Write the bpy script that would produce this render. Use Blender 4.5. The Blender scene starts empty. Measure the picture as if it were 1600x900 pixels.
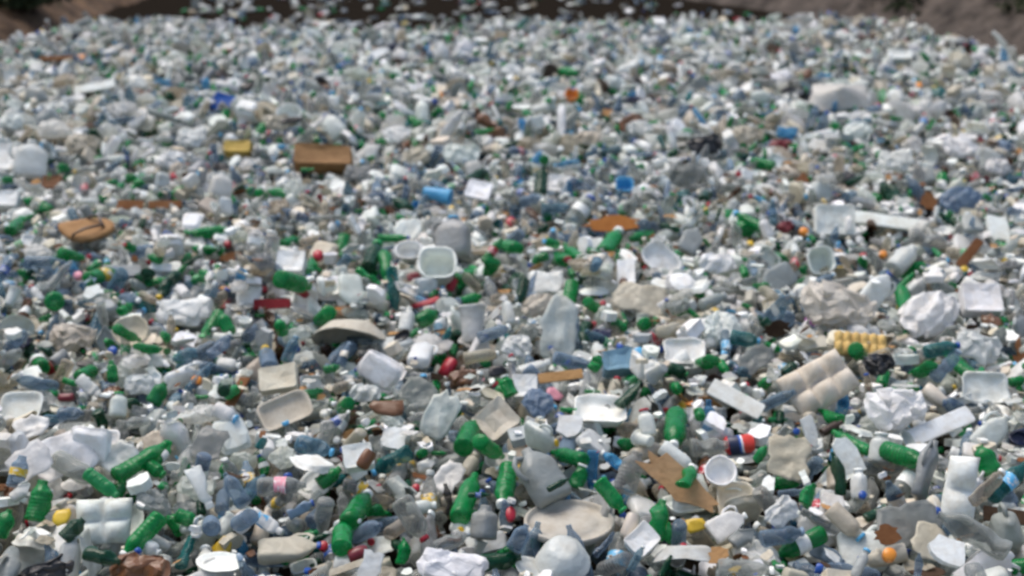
import bpy, math, random
import numpy as np
from mathutils import Matrix, Vector
from mathutils.bvhtree import BVHTree

SC = bpy.context.scene
COL = SC.collection
rng = np.random.default_rng(11)
R = math.radians

# ------------------------------------------------------------------ camera, sky, sun, exposure
CAM_H = 2.80
PITCH = math.atan2(670, 2222.2)
FPX = 2222.2                                   # focal length in pixels of a 1600 wide frame (50 mm)
cd = bpy.data.cameras.new('camera')
cd.lens = 50; cd.sensor_width = 36; cd.clip_start = 0.1; cd.clip_end = 2000
cd.dof.use_dof = True; cd.dof.focus_distance = 5.0; cd.dof.aperture_fstop = 1.9
cam = bpy.data.objects.new('camera', cd); COL.objects.link(cam)
cam.location = (0, 0, CAM_H); cam.rotation_euler = (math.pi/2 - PITCH, 0, 0)
SC.camera = cam

SUN_EL, SUN_AZ = R(66), R(-50)                 # azimuth from +Y (straight ahead) towards +X
w = bpy.data.worlds.new('World'); SC.world = w; w.use_nodes = True
nt = w.node_tree
sky = nt.nodes.new('ShaderNodeTexSky'); sky.sky_type = 'NISHITA'; sky.sun_disc = False
sky.sun_elevation = SUN_EL; sky.sun_rotation = SUN_AZ
sky.dust_density = 4.0; sky.air_density = 1.0; sky.ozone_density = 0.0
nt.links.new(sky.outputs[0], nt.nodes['Background'].inputs[0])
nt.nodes['Background'].inputs[1].default_value = 0.13
sd = bpy.data.lights.new('sun', 'SUN'); sd.energy = 0.9; sd.angle = R(42); sd.color = (1.0, 0.985, 0.965)
so = bpy.data.objects.new('sun', sd); COL.objects.link(so)
sdir = Vector((math.sin(SUN_AZ)*math.cos(SUN_EL), math.cos(SUN_AZ)*math.cos(SUN_EL), math.sin(SUN_EL)))
so.rotation_euler = sdir.to_track_quat('Z', 'Y').to_euler()
vs = SC.view_settings
SC.display_settings.display_device = 'sRGB'
vs.view_transform = 'Standard'; vs.look = 'None'; vs.gamma = 1; vs.use_curve_mapping = False
vs.exposure = 0.64
SC.cycles.filter_width = 2.7
SC.cycles.max_bounces = 8; SC.cycles.transparent_max_bounces = 10

# ------------------------------------------------------------------ projection helpers
cT, sT = math.cos(PITCH), math.sin(PITCH)
CAM = np.array([0, 0, CAM_H])
FWD = np.array([0, cT, -sT]); UP = np.array([0, sT, cT]); RT = np.array([1.0, 0, 0])
def ray(px, py):
    return FWD + (px - 800)/FPX*RT - (py - 450)/FPX*UP
def on_plane(px, py, z):
    d = ray(px, py); t = (z - CAM_H)/d[2]
    return CAM + d*t
def depth(p): return float((np.asarray(p) - CAM) @ FWD)
def to_px(p):
    v = np.asarray(p) - CAM; z = v @ FWD
    return 800 + FPX*(v @ RT)/z, 450 - FPX*(v @ UP)/z

# ------------------------------------------------------------------ materials
def nodes_of(name):
    m = bpy.data.materials.new(name); m.use_nodes = True
    t = m.node_tree; return m, t, t.nodes, t.links, t.nodes['Principled BSDF'], t.nodes['Material Output']

def tint_socket(t, dirt=0.35, dirt_col=(0.25, 0.22, 0.18), scale=9.0):
    """the thing's own colour (object colour x the mesh's own tint) with worn-in mud stains"""
    N, L = t.nodes, t.links
    oi = N.new('ShaderNodeObjectInfo'); at = N.new('ShaderNodeAttribute'); at.attribute_name = 'tint'
    mu = N.new('ShaderNodeMix'); mu.data_type = 'RGBA'; mu.blend_type = 'MULTIPLY'; mu.inputs[0].default_value = 1
    L.new(oi.outputs['Color'], mu.inputs[6]); L.new(at.outputs['Color'], mu.inputs[7])
    ge = N.new('ShaderNodeNewGeometry')
    no = N.new('ShaderNodeTexNoise'); no.inputs['Scale'].default_value = scale; no.inputs['Detail'].default_value = 5
    no.inputs['Roughness'].default_value = 0.65
    L.new(ge.outputs['Position'], no.inputs['Vector'])
    mr = N.new('ShaderNodeMapRange'); mr.inputs[1].default_value = 0.42; mr.inputs[2].default_value = 0.72
    mr.inputs[3].default_value = 0.0; mr.inputs[4].default_value = dirt
    L.new(no.outputs['Fac'], mr.inputs[0])
    mx = N.new('ShaderNodeMix'); mx.data_type = 'RGBA'; mx.blend_type = 'MULTIPLY'
    L.new(mr.outputs[0], mx.inputs[0]); L.new(mu.outputs[2], mx.inputs[6])
    mx.inputs[7].default_value = tuple(min(1, c*2.6) for c in dirt_col) + (1,)
    return mx.outputs[2], ge.outputs['Position']

def film(name, alpha_face, alpha_edge, rough, milky, dirt):
    m, t, N, L, P, O = nodes_of(name)
    c, pos = tint_socket(t, dirt)
    L.new(c, P.inputs['Base Color']); P.inputs['Roughness'].default_value = rough
    P.inputs['IOR'].default_value = 1.5
    # shallow crinkles of the thin wall
    nz = N.new('ShaderNodeTexNoise'); nz.inputs['Scale'].default_value = 38; nz.inputs['Detail'].default_value = 2
    L.new(pos, nz.inputs['Vector'])
    bp = N.new('ShaderNodeBump'); bp.inputs['Strength'].default_value = 0.45; bp.inputs['Distance'].default_value = 0.006
    vo = N.new('ShaderNodeTexVoronoi'); vo.inputs['Scale'].default_value = 30; wp = N.new('ShaderNodeMix'); wp.data_type = 'RGBA'; wp.blend_type = 'ADD'; wp.inputs[0].default_value = .035
    L.new(pos, wp.inputs[6]); L.new(nz.outputs['Color'], wp.inputs[7]); L.new(wp.outputs[2], vo.inputs['Vector'])
    ad = N.new('ShaderNodeMath'); L.new(nz.outputs['Fac'], ad.inputs[0]); L.new(vo.outputs['Distance'], ad.inputs[1])
    L.new(ad.outputs[0], bp.inputs['Height']); L.new(bp.outputs[0], P.inputs['Normal'])
    tl = N.new('ShaderNodeBsdfTranslucent'); L.new(c, tl.inputs['Color'])
    m1 = N.new('ShaderNodeMixShader'); m1.inputs[0].default_value = milky
    L.new(P.outputs[0], m1.inputs[1]); L.new(tl.outputs[0], m1.inputs[2])
    out = m1.outputs[0]
    if alpha_face < 1:
        tr = N.new('ShaderNodeBsdfTransparent')
        g = N.new('ShaderNodeMix'); g.data_type = 'RGBA'; g.inputs[0].default_value = 0.55
        g.inputs[6].default_value = (1, 1, 1, 1); L.new(c, g.inputs[7]); L.new(g.outputs[2], tr.inputs['Color'])
        lw = N.new('ShaderNodeLayerWeight'); lw.inputs[0].default_value = 0.35
        mr = N.new('ShaderNodeMapRange'); mr.inputs[3].default_value = alpha_face; mr.inputs[4].default_value = alpha_edge
        L.new(lw.outputs['Facing'], mr.inputs[0])
        m2 = N.new('ShaderNodeMixShader'); L.new(mr.outputs[0], m2.inputs[0])
        L.new(tr.outputs[0], m2.inputs[1]); L.new(out, m2.inputs[2]); out = m2.outputs[0]
    L.new(out, O.inputs['Surface'])
    return m

def solid(name, rough, dirt, bump, bscale, scale=9.0, spec=0.5):
    m, t, N, L, P, O = nodes_of(name)
    c, pos = tint_socket(t, dirt, scale=scale)
    L.new(c, P.inputs['Base Color']); P.inputs['Roughness'].default_value = rough
    P.inputs['Specular IOR Level'].default_value = spec
    nz = N.new('ShaderNodeTexNoise'); nz.inputs['Scale'].default_value = bscale; nz.inputs['Detail'].default_value = 3
    L.new(pos, nz.inputs['Vector'])
    bp = N.new('ShaderNodeBump'); bp.inputs['Strength'].default_value = bump; bp.inputs['Distance'].default_value = 0.008
    L.new(nz.outputs['Fac'], bp.inputs['Height']); L.new(bp.outputs[0], P.inputs['Normal'])
    return m

MAT = {
    'pet': film('clear plastic', 0.22, 0.92, 0.08, 0.2, 0.5),
    'pet_colour': film('coloured clear plastic', 0.55, 0.97, 0.12, 0.22, 0.45),
    'milky': film('milky plastic', 1.0, 1.0, 0.34, 0.25, 0.5),
    'sheet': film('thin plastic film', 0.6, 0.95, 0.22, 0.4, 0.5),
    'foam': solid('white foam', 0.72, 0.62, 0.3, 60, scale=15, spec=0.3),
    'hard': solid('hard plastic', 0.33, 0.4, 0.12, 30),
    'board': solid('board and wood', 0.85, 0.7, 0.5, 45, 14, spec=0.2),
    'paper': solid('printed label', 0.45, 0.45, 0.2, 40),
}

def print_on(m):
    # blocks and lines of faded print on the labels
    t = m.node_tree; N, L = t.nodes, t.links; P = N['Principled BSDF']; src = P.inputs['Base Color'].links[0].from_socket
    ge = N.new('ShaderNodeTexCoord'); mp = N.new('ShaderNodeMapping'); mp.inputs['Scale'].default_value = (120, 45, 45); L.new(ge.outputs['Object'], mp.inputs[0])
    nz = N.new('ShaderNodeTexNoise'); nz.inputs['Scale'].default_value = 1.0; nz.inputs['Detail'].default_value = 1.5; L.new(mp.outputs[0], nz.inputs['Vector'])
    r = N.new('ShaderNodeValToRGB'); r.color_ramp.interpolation = 'CONSTANT'; e = r.color_ramp.elements
    e[0].position = 0; e[0].color = (0, 0, 0, 1); e[1].position = .56; e[1].color = (1, 1, 1, 1); L.new(nz.outputs['Fac'], r.inputs[0])
    mx = N.new('ShaderNodeMix'); mx.data_type = 'RGBA'; L.new(r.outputs[0], mx.inputs[0]); L.new(src, mx.inputs[6]); mx.inputs[7].default_value = (.72, .72, .68, 1)
    L.new(mx.outputs[2], P.inputs['Base Color'])
print_on(MAT['paper'])

# ------------------------------------------------------------------ colours: key -> (linear colour, word)
C = {
    'W': ((.83, .86, .81), 'white'), 'CR': ((.63, .58, .46), 'cream'), 'GY': ((.43, .46, .44), 'pale grey'),
    'CL': ((.52, .55, .52), 'clear'), 'BL': ((.27, .38, .49), 'blue-tinted'), 'GN': ((.004, .30, .07), 'green'),
    'DG': ((.002, .075, .03), 'dark green'), 'LG': ((.025, .36, .12), 'light green'), 'SB': ((.015, .08, .36), 'blue'),
    'CY': ((.10, .42, .70), 'light blue'), 'NV': ((.008, .014, .05), 'navy'), 'BR': ((.17, .075, .03), 'brown'),
    'TN': ((.46, .26, .11), 'tan'), 'OR': ((.75, .27, .03), 'orange'), 'RD': ((.42, .014, .03), 'red'),
    'DR': ((.16, .012, .018), 'dark red'), 'YL': ((.72, .48, .03), 'yellow'), 'PU': ((.20, .02, .20), 'purple'),
    'BK': ((.015, .015, .016), 'black'), 'PK': ((.75, .30, .36), 'pink'), 'TE': ((.01, .20, .20), 'teal'),
    'ST': ((.18, .33, .42), 'steel blue'), 'DB': ((.06, .035, .02), 'dark brown'),
}
def jit(key, a=0.18):
    c = np.array(C[key][0]); c = c*(1 + rng.uniform(-a, a*0.6)) * (1 + rng.uniform(-.025, .025, 3))
    return tuple(np.clip(c, 0, .9))

# ------------------------------------------------------------------ shape generators (all triangles; long axis = local X, face normal = local Z)
def loft(loops, n, cap0=True, cap1=True):
    """loops of (a, b, exponent, h[, cx, cy]) stacked along Z"""
    th = np.linspace(0, 2*math.pi, n, endpoint=False); c, s = np.cos(th), np.sin(th)
    V = []
    for lp in loops:
        a, b, e, h = lp[:4]; cx, cy = (lp[4], lp[5]) if len(lp) > 4 else (0, 0)
        V.append(np.stack([cx + a*np.sign(c)*np.abs(c)**(2/e), cy + b*np.sign(s)*np.abs(s)**(2/e), np.full(n, h)], 1))
    m = len(loops); V = np.concatenate(V)
    i = np.arange(n); j = (i + 1) % n; T = []
    for k in range(m - 1):
        a, b = k*n, (k + 1)*n
        T += [np.stack([a + i, a + j, b + j], 1), np.stack([a + i, b + j, b + i], 1)]
    if cap0:
        V = np.vstack([V, V[:n].mean(0)]); T.append(np.stack([j, i, np.full(n, len(V) - 1)], 1))
    if cap1:
        b = (m - 1)*n
        V = np.vstack([V, V[b:b + n].mean(0)]); T.append(np.stack([b + i, b + j, np.full(n, len(V) - 1)], 1))
    return V, np.concatenate(T)

def disc(outline, thick, rings=3):
    """a slab inside a star-shaped outline, built of rings so that it can bend"""
    o = np.asarray(outline); n = len(o); ctr = o.mean(0)
    fr = np.linspace(1, 0.0, rings + 1)[:-1]
    V = []; 
    for z in (thick/2, -thick/2):
        for f in fr: V.append(np.column_stack([ctr + (o - ctr)*f, np.full(n, z)]))
        V.append(np.array([[*ctr, z]]))
    V = np.concatenate(V); i = np.arange(n); j = (i + 1) % n; per = n*rings + 1; T = []
    for side in (0, 1):
        o0 = side*per
        for k in range(rings - 1):
            a, b = o0 + k*n, o0 + (k + 1)*n
            t = [np.stack([a + i, a + j, b + j], 1), np.stack([a + i, b + j, b + i], 1)]
            T += t if side == 0 else [x[:, ::-1] for x in t]
        a = o0 + (rings - 1)*n
        t = np.stack([a + i, a + j, np.full(n, o0 + per - 1)], 1); T.append(t if side == 0 else t[:, ::-1])
    T += [np.stack([i, per + j, j], 1), np.stack([i, per + i, per + j], 1)]
    return V, np.concatenate(T)

def tube(path, r, n=6):
    P = np.asarray(path, float); V = []
    for k in range(len(P)):
        d = P[min(k + 1, len(P) - 1)] - P[max(k - 1, 0)]; d /= np.linalg.norm(d) + 1e-9
        u = np.cross(d, [0.31, 0.87, 0.38]); u /= np.linalg.norm(u); v = np.cross(d, u)
        th = np.linspace(0, 2*math.pi, n, endpoint=False)
        V.append(P[k] + r*(np.cos(th)[:, None]*u + np.sin(th)[:, None]*v))
    i = np.arange(n); j = (i + 1) % n; T = []
    for k in range(len(P) - 1):
        a, b = k*n, (k + 1)*n
        T += [np.stack([a + i, a + j, b + j], 1), np.stack([a + i, b + j, b + i], 1)]
    V = np.concatenate(V)
    T.append(np.array([[0, k + 1, k] for k in range(1, n - 1)])); b = (len(P) - 1)*n
    T.append(np.array([[b, b + k, b + k + 1] for k in range(1, n - 1)]))
    return V, np.concatenate(T)

def join(*ms):
    V, T, o = [], [], 0
    for v, t in ms: V.append(v); T.append(t + o); o += len(v)
    return np.concatenate(V), np.concatenate(T)

def tri(x): return 2/math.pi*np.arcsin(np.sin(x))
class Crumple:
    """one fixed field of creases and dents, applied alike to a body and to what is stuck on it"""
    def __init__(s, L, amt, waves=5, fr=(1.0, 3.2), squash=1.0, bend=0.0, z_only=False):
        s.w = [(rng.normal(size=3), rng.normal(size=3), rng.uniform(0, 6.28), rng.uniform(*fr)) for _ in range(waves)]
        s.L, s.amt, s.sq, s.bend, s.z = L, amt, squash, bend, z_only
        s.sqp = rng.uniform(0, 6.28); s.dents = [(rng.uniform(-.4, .4)*L, rng.uniform(0, 6.28)) for _ in range(rng.integers(0, 3))]
    def __call__(s, V, r=None):
        V = V.copy()
        if s.sq < 1:
            f = s.sq + (1 - s.sq)*(0.5 + 0.5*np.sin(V[:, 0]/s.L*5 + s.sqp))*0.7
            V[:, 2] *= f; V[:, 1] *= 1 + (1 - f)*0.35
        if r:                                     # dents pushed into a round wall
            for x0, a in s.dents:
                d = np.array([0, math.cos(a), math.sin(a)])
                h = V @ d; g = np.exp(-((V[:, 0] - x0)/(0.17*s.L))**2)
                cut = r*(1 - 0.75*g); over = np.maximum(h - cut, 0)
                V -= over[:, None]*d*0.9
        D = np.zeros_like(V)
        for k, (kd, ad, ph, fr) in enumerate(s.w):
            kd = kd/np.linalg.norm(kd); ad = ad/np.linalg.norm(ad)
            if s.z: ad = np.array([0, 0, 1.0])
            D += tri((V @ kd)*(fr*6.28/s.L) + ph)[:, None]*ad*(s.amt*s.L/(len(s.w)**0.5)/fr**0.6)
        V += D
        if s.bend: V[:, 2] += s.bend*(V[:, 0]**2)/s.L*1.6 - s.bend*s.L*0.12
        return V

def zx(V):                                        # built along Z -> laid along X, centred
    V = V[:, [2, 0, 1]].copy(); V[:, 0] -= (V[:, 0].max() + V[:, 0].min())/2; return V

def refine(lp):
    out = []
    for a, b in zip(lp[:-1], lp[1:]): out += [a, tuple((p + q)/2 for p, q in zip(a, b))]
    return out + [lp[-1]]
def bottle(hi, style='soda', mat='pet', state=None):
    n = 16 if hi else 8
    r = {'soda': .038, 'water': .031, 'opaque': .034}[style]*rng.uniform(.88, 1.14)
    H = {'soda': .25, 'water': .2, 'opaque': .18}[style]*rng.uniform(.88, 1.12)
    nk = .0135 if style != 'opaque' else .017
    if style == 'soda':
        pr = [(.55, 0), (.86, .012), (1, .07), (1, .2), (.95, .33), (.97, .48), (1, .6), (.97, .66), (.82, .76), (.52, .86)]
    elif style == 'water':
        pr = [(.8, 0), (1, .03)]
        for k in range(6): pr += [(1, .1 + k*.09), (.94, .135 + k*.09)] if hi else ([(1, .1 + k*.09)] if k % 2 else [])
        pr += [(1, .66), (.93, .74), (.62, .84)]
    else:
        pr = [(.9, 0), (1, .03), (1, .3), (1, .6), (.96, .7), (.8, .78), (.5, .83)]
    e = rng.choice([2, 2, 3.2]) if style == 'opaque' else 2
    flat = rng.uniform(.6, 1) if style == 'opaque' else 1
    lp = [(r*a, r*a*flat, e, H*h) for a, h in pr] + [(nk*1.05, nk*1.05, 2, H*.905), (nk, nk, 2, H*.93), (nk, nk, 2, H)]
    V, T = loft(refine(lp) if hi else lp, n)
    st = state or rng.choice(['', 'dented', 'crushed'], p=[.42, .33, .25])
    cr = Crumple(H, {'': .007, 'dented': .024, 'crushed': .05}[st], waves=8, squash={'': 1, 'dented': .85, 'crushed': .5}[st],
                 bend={'': 0, 'dented': .04, 'crushed': .13}[st]*rng.choice([-1, 1]), fr=(1.2, 6))
    if st == '': cr.dents = []
    x0 = H/2
    def put(V, rr=r): V = V[:, [2, 0, 1]].copy(); V[:, 0] -= x0; return cr(V, rr)
    cap = loft([(nk*1.32, nk*1.32, 2, H*.925), (nk*1.36, nk*1.36, 2, H*.93), (nk*1.36, nk*1.36, 2, H*1.0), (nk*1.2, nk*1.2, 2, H*1.008)], 12 if hi else 6)
    a, b = (.36, .6) if style != 'opaque' else (.2, .55)
    k = 1.03
    lab = loft([(r*k, r*k*flat, e, H*a), (r*k, r*k*flat, e, H*(a + .08)), (r*k, r*k*flat, e, H*(b - .08)), (r*k, r*k*flat, e, H*b)], n, False, False)
    ps = [('body', put(V), T, mat, True), ('cap', put(cap[0], None), cap[1], 'hard', True), ('label_band', put(lab[0]), lab[1], 'paper', True)]
    return dict(parts=ps, state=st)

def jug(hi, mat='milky'):
    n = 20 if hi else 10
    a, b, H = .085*rng.uniform(.9, 1.1), .06*rng.uniform(.85, 1.1), .27*rng.uniform(.9, 1.1)
    lp = [(a*.85, b*.85, 4, 0), (a, b, 4, .02), (a, b, 4, H*.3), (a*.97, b*.97, 4, H*.45), (a, b, 4, H*.6), (a*.9, b*.92, 3.5, H*.72), (a*.55, b*.65, 2.6, H*.85),
          (.022, .022, 2, H*.92), (.02, .02, 2, H)]
    V, T = loft(lp, n)
    st = rng.choice(['', 'dented', 'crushed'], p=[.4, .4, .2])
    cr = Crumple(H, {'': .005, 'dented': .018, 'crushed': .04}[st], squash={'': 1, 'dented': .85, 'crushed': .55}[st], fr=(.8, 2.6))
    cr.dents = []
    def put(V): V = V[:, [2, 0, 1]].copy(); V[:, 0] -= H/2; return cr(V)
    hd = tube([(a*.5, 0, H*.86), (a*.95, 0, H*.9), (a*1.22, 0, H*.8), (a*1.25, 0, H*.62), (a*1.02, 0, H*.5), (a*.8, 0, H*.5)], .011, 8 if hi else 5)
    cap = loft([(.026, .026, 2, H*.955), (.026, .026, 2, H*1.02), (.02, .02, 2, H*1.025)], 12 if hi else 6)
    return dict(parts=[('body', put(V), T, mat, True), ('handle', put(hd[0]), hd[1], mat, True), ('cap', put(cap[0]), cap[1], 'hard', True)], state=st)

def vessel(a, b, e, H, taper, wall, n, rim=.004, mid=0, jag=0.0, mat='foam', amt=.01, squash=1, lay=False):
    """an open cup, tub, tray or bowl with a rolled rim and an inside"""
    lp = [(a*taper*.5, b*taper*.5, e, 0), (a*taper*.92, b*taper*.92, e, 0), (a*taper, b*taper, e, H*.06), (a*(mid or (taper + 1)/2), b*(mid or (taper + 1)/2), e, H*.5), (a, b, e, H*.94),
          (a + rim, b + rim, e, H*.95), (a + rim, b + rim, e, H), (a - wall, b - wall, e, H),
          (a*(mid or (taper + 1)/2) - wall, b*(mid or (taper + 1)/2) - wall, e, H*.5), (a*taper - wall, b*taper - wall, e, wall + H*.03), (a*taper*.5, b*taper*.5, e, wall + H*.03)]
    V, T = loft(lp, n)
    if jag:
        th = np.arctan2(V[:, 1], V[:, 0]); k = V[:, 2] > H*.6
        V[k, 2] -= jag*H*(.5 + .5*tri(th[k]*rng.integers(2, 5) + rng.uniform(0, 6)))
    V[:, 2] -= H/2
    if lay: V = V[:, [2, 0, 1]]
    L = max(2*a, H); cr = Crumple(L, amt*1.9 + .01, waves=9, squash=squash, fr=(.5, 3.6)); cr.dents = []
    return cr(V), T

def cup(hi):
    st = rng.choice(['', 'dented', 'torn'], p=[.45, .35, .2]); H = .12*rng.uniform(.8, 1.2); r = .043*rng.uniform(.9, 1.15)
    V, T = vessel(r, r, 2, H, .72, .002, 18 if hi else 9, jag=.5 if st == 'torn' else 0, amt={'': .006, 'dented': .03, 'torn': .03}[st],
                  squash={'': 1, 'dented': .7, 'torn': .8}[st], lay=True)
    return dict(parts=[('body', V, T, 'milky', True)], state=st)
def tub(hi):
    r = .06*rng.uniform(.85, 1.2); V, T = vessel(r, r*rng.uniform(.8, 1), rng.choice([2, 3.5]), .075*rng.uniform(.7, 1.5), .82, .003, 24 if hi else 10, amt=.03, jag=.6*(rng.random() < .45))
    return dict(parts=[('body', V, T, 'hard', True)], state='')
def tray(hi):
    a, b = .11*rng.uniform(.85, 1.15), .08*rng.uniform(.8, 1.1)
    st = rng.choice(['', 'bent', 'torn'], p=[.25, .35, .4])
    V, T = vessel(a, b, 5, .028*rng.uniform(.8, 1.6), .84, .004, 30 if hi else 12, rim=.004, amt=.012 if st == '' else .05, jag=0 if st != 'torn' else .75)
    return dict(parts=[('body', V, T, 'foam', True)], state=st)
def plate(hi):
    r = .11*rng.uniform(.85, 1.1); V, T = vessel(r, r, 2, .022, .72, .003, 24 if hi else 12, rim=.003, amt=.012)
    return dict(parts=[('body', V, T, 'foam', True)], state='')
def bowl(hi):
    r = .085*rng.uniform(.85, 1.15); V, T = vessel(r, r, 2, .06, .6, .003, 26 if hi else 11, rim=.001, mid=.9, amt=.022, jag=.5*(rng.random() < .4))
    return dict(parts=[('body', V, T, 'foam', True)], state='')
def takeout(hi):
    a, b, H = .095*rng.uniform(.9, 1.1), .09*rng.uniform(.9, 1.1), .04
    n = 24 if hi else 12
    V1, T1 = vessel(a, b, 5, H, .84, .003, n, rim=.004, amt=.03, jag=.5*(rng.random() < .5)); V2, T2 = vessel(a, b, 5, H*.9, .84, .003, n, rim=.004, amt=.045, jag=.6*(rng.random() < .5))
    an = R(rng.uniform(25, 110)); V2 = V2*[1, 1, -1]; T2 = T2[:, ::-1]
    V2 = V2 + [0, b, -H*.45]; c, s = math.cos(an), math.sin(an)
    V2 = np.column_stack([V2[:, 0], c*V2[:, 1] - s*(V2[:, 2] + H*.9), s*V2[:, 1] + c*(V2[:, 2] + H*.9)]) + [0, -b, H*.5]
    return dict(parts=[('body', V1, T1, 'foam', True), ('lid', V2, T2, 'foam', True)], state='open')
def outline(n, L, W, rough, box=0.0):
    th = np.sort(np.linspace(0, 2*math.pi, n, endpoint=False) + rng.uniform(-.5, .5, n)*2/n)
    c, s = np.cos(th), np.sin(th); e = 2 + box*6
    rr = 1/(np.abs(c)**e + np.abs(s)**e)**(1/e)*rng.uniform(1 - rough, 1 + rough*.4, n)
    return np.column_stack([c*rr*L/2, s*rr*W/2])
def chunk(hi):
    L = .16*rng.uniform(.6, 1.2); W = L*rng.uniform(.5, .95); th = rng.uniform(.015, .06)
    V, T = disc(outline(14 if hi else 9, L, W, .3, .6), th, 3 if hi else 2)
    cr = Crumple(L, .035, fr=(1, 4)); cr.dents = []
    return dict(parts=[('body', cr(V), T, 'foam', False)], state='broken')
def block(hi):
    L = .17*rng.uniform(.7, 1.2); W = L*rng.uniform(.5, .9); H = L*rng.uniform(.3, .6)
    n = 20 if hi else 12
    V, T = loft([(L/2*.96, W/2*.96, 9, -H/2), (L/2, W/2, 9, -H/2 + .004), (L/2, W/2, 9, -H/6), (L/2, W/2, 9, H/6), (L/2, W/2, 9, H/2 - .004), (L/2*.96, W/2*.96, 9, H/2), (L/2*.5, W/2*.5, 9, H/2 - .008)], n)
    cr = Crumple(L, .055, waves=8, fr=(.6, 3)); cr.dents = []
    return dict(parts=[('body', cr(V), T, 'foam', False)], state='')
def sheet(hi):
    L = .24*rng.uniform(.7, 1.3); W = L*rng.uniform(.5, .9)
    V, T = disc(outline(22 if hi else 11, L, W, .15, .5), .0025, 6 if hi else 3)
    cr = Crumple(L, .11, waves=11, fr=(.7, 5.5), z_only=False); cr.dents = []
    return dict(parts=[('body', cr(V), T, 'sheet', True)], state='crumpled')
def bag(hi):
    L = .2*rng.uniform(.75, 1.3); n, m = (28, 20) if hi else (9, 6)
    lp = [(L/2*math.sin(p)*1.0, L/2.6*math.sin(p), 2.4, -L/5*math.cos(p)) for p in np.linspace(.25, math.pi - .25, m)]
    V, T = loft(lp, n); cr = Crumple(L, .27, waves=16, fr=(.8, 6.5)); cr.dents = []
    return dict(parts=[('body', cr(V), T, 'sheet', False)], state='crumpled')
def scrap(hi):
    L = .07*rng.uniform(.7, 1.3)
    if rng.random() < .78:
        V, T = disc(outline(9, L, L*rng.uniform(.35, .8), .3, .5), .006, 2); cr = Crumple(L, .12, fr=(.6, 2)); cr.dents = []; V = cr(V)
    else:
        r = L*.4; V, T = vessel(r, r, 2, L*.5, .9, .003, 12, rim=.001, mat='hard', amt=.06, jag=.8)
    return dict(parts=[('body', V, T, 'hard', True)], state='')
def card(hi):
    L = .25*rng.uniform(.7, 1.2); V, T = disc(outline(18 if hi else 9, L, L*rng.uniform(.3, .6), .38, .7), .007, 4 if hi else 2)
    cr = Crumple(L, .03, fr=(.5, 1.6), bend=rng.uniform(-.25, .25)); cr.dents = []
    return dict(parts=[('body', cr(V), T, 'board', False)], state='torn')
def plank(hi):
    L = .34*rng.uniform(.7, 1.3); W, H = L*rng.uniform(.1, .22), L*.05
    V, T = loft([(W/2*.9, H/2*.9, 8, -L/2), (W/2, H/2, 8, -L/2 + .004), (W/2*.97, H/2, 8, 0), (W/2*.95, H/2, 8, L/2 - .006), (W/2*.7, H/2*.9, 8, L/2)], 12)
    cr = Crumple(L, .008, bend=rng.uniform(-.06, .06)); cr.dents = []
    return dict(parts=[('body', cr(V[:, [2, 0, 1]]), T, 'board', False)], state='')
def can(hi):
    r, H = .033, .115; n = 16 if hi else 8
    V, T = loft([(r*.75, r*.75, 2, 0), (r*.8, r*.8, 2, .003), (r, r, 2, .012), (r, r, 2, H*.5), (r, r, 2, H*.88), (r*.82, r*.82, 2, H*.985), (r*.82, r*.82, 2, H), (r*.76, r*.76, 2, H), (r*.75, r*.75, 2, H*.975)], n)
    cr = Crumple(H, .03, squash=.75, fr=(1, 2.5))
    return dict(parts=[('body', cr(zx(V), r), T, 'hard', True)], state='dented')
def lid(hi):
    a, b, n = .175, .155, 40
    V, T = loft([(a*.97, b*.97, 2, 0), (a, b, 2, .004), (a, b, 2, .024), (a*.985, b*.985, 2, .028), (a*.93, b*.93, 2, .028), (a*.915, b*.915, 2, .012), (a*.62, b*.62, 2, .012), (a*.6, b*.6, 2, .016), (a*.3, b*.3, 2, .015)], n)
    cr = Crumple(.35, .012, fr=(.5, 1.3)); cr.dents = []
    return dict(parts=[('body', cr(V - [0, 0, .014]), T, 'foam', True)], state='')
def bcap(hi):
    r, n = .0155, 16
    V, T = loft([(r*.8, r*.8, 2, -.014), (r, r, 2, -.014), (r, r, 2, 0), (r, r, 2, .003), (r*.9, r*.9, 2, .0055)], n)
    return dict(parts=[('body', V, T, 'hard', True)], state='')
def bumps(nx, ny, L, W, h, deep=False):
    gx, gy = nx*6 + 1, ny*6 + 1
    X, Y = np.meshgrid(np.linspace(0, 1, gx), np.linspace(0, 1, gy), indexing='ij')
    Z = h*np.abs(np.sin(X*nx*math.pi)*np.sin(Y*ny*math.pi))**.6
    top = np.column_stack([(X.ravel() - .5)*L, (Y.ravel() - .5)*W, Z.ravel()]); bot = top*[1, 1, 0] - [0, 0, .004 + .3*h]
    idx = np.arange(gx*gy).reshape(gx, gy); a, b, c, d = idx[:-1, :-1].ravel(), idx[1:, :-1].ravel(), idx[1:, 1:].ravel(), idx[:-1, 1:].ravel()
    T = np.concatenate([np.stack([a, b, c], 1), np.stack([a, c, d], 1)]); N = gx*gy
    rim = np.concatenate([idx[:, 0], idx[-1, 1:], idx[-2::-1, -1], idx[0, -2:0:-1]]); r2 = np.roll(rim, -1)
    T = np.concatenate([T, T[:, ::-1] + N, np.stack([rim, N + rim, r2], 1), np.stack([r2, N + rim, N + r2], 1)])
    return np.vstack([top, bot]), T
def egg(hi):
    V, T = bumps(6, 2, .26, .1, .032); cr = Crumple(.26, .012, fr=(.5, 1.2)); cr.dents = []
    return dict(parts=[('body', cr(V), T, 'foam', True)], state='')
def lobed(hi):
    V, T = bumps(*[(3, 2, .27, .17, .05), (2, 2, .26, .22, .05), (2, 1, .28, .15, .06)][len(LIB.get(('foam_packaging', 1), []))]); cr = Crumple(.27, .05, waves=8, fr=(.4, 2.2)); cr.dents = []
    return dict(parts=[('body', cr(V), T, 'foam', True)], state='')
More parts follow.
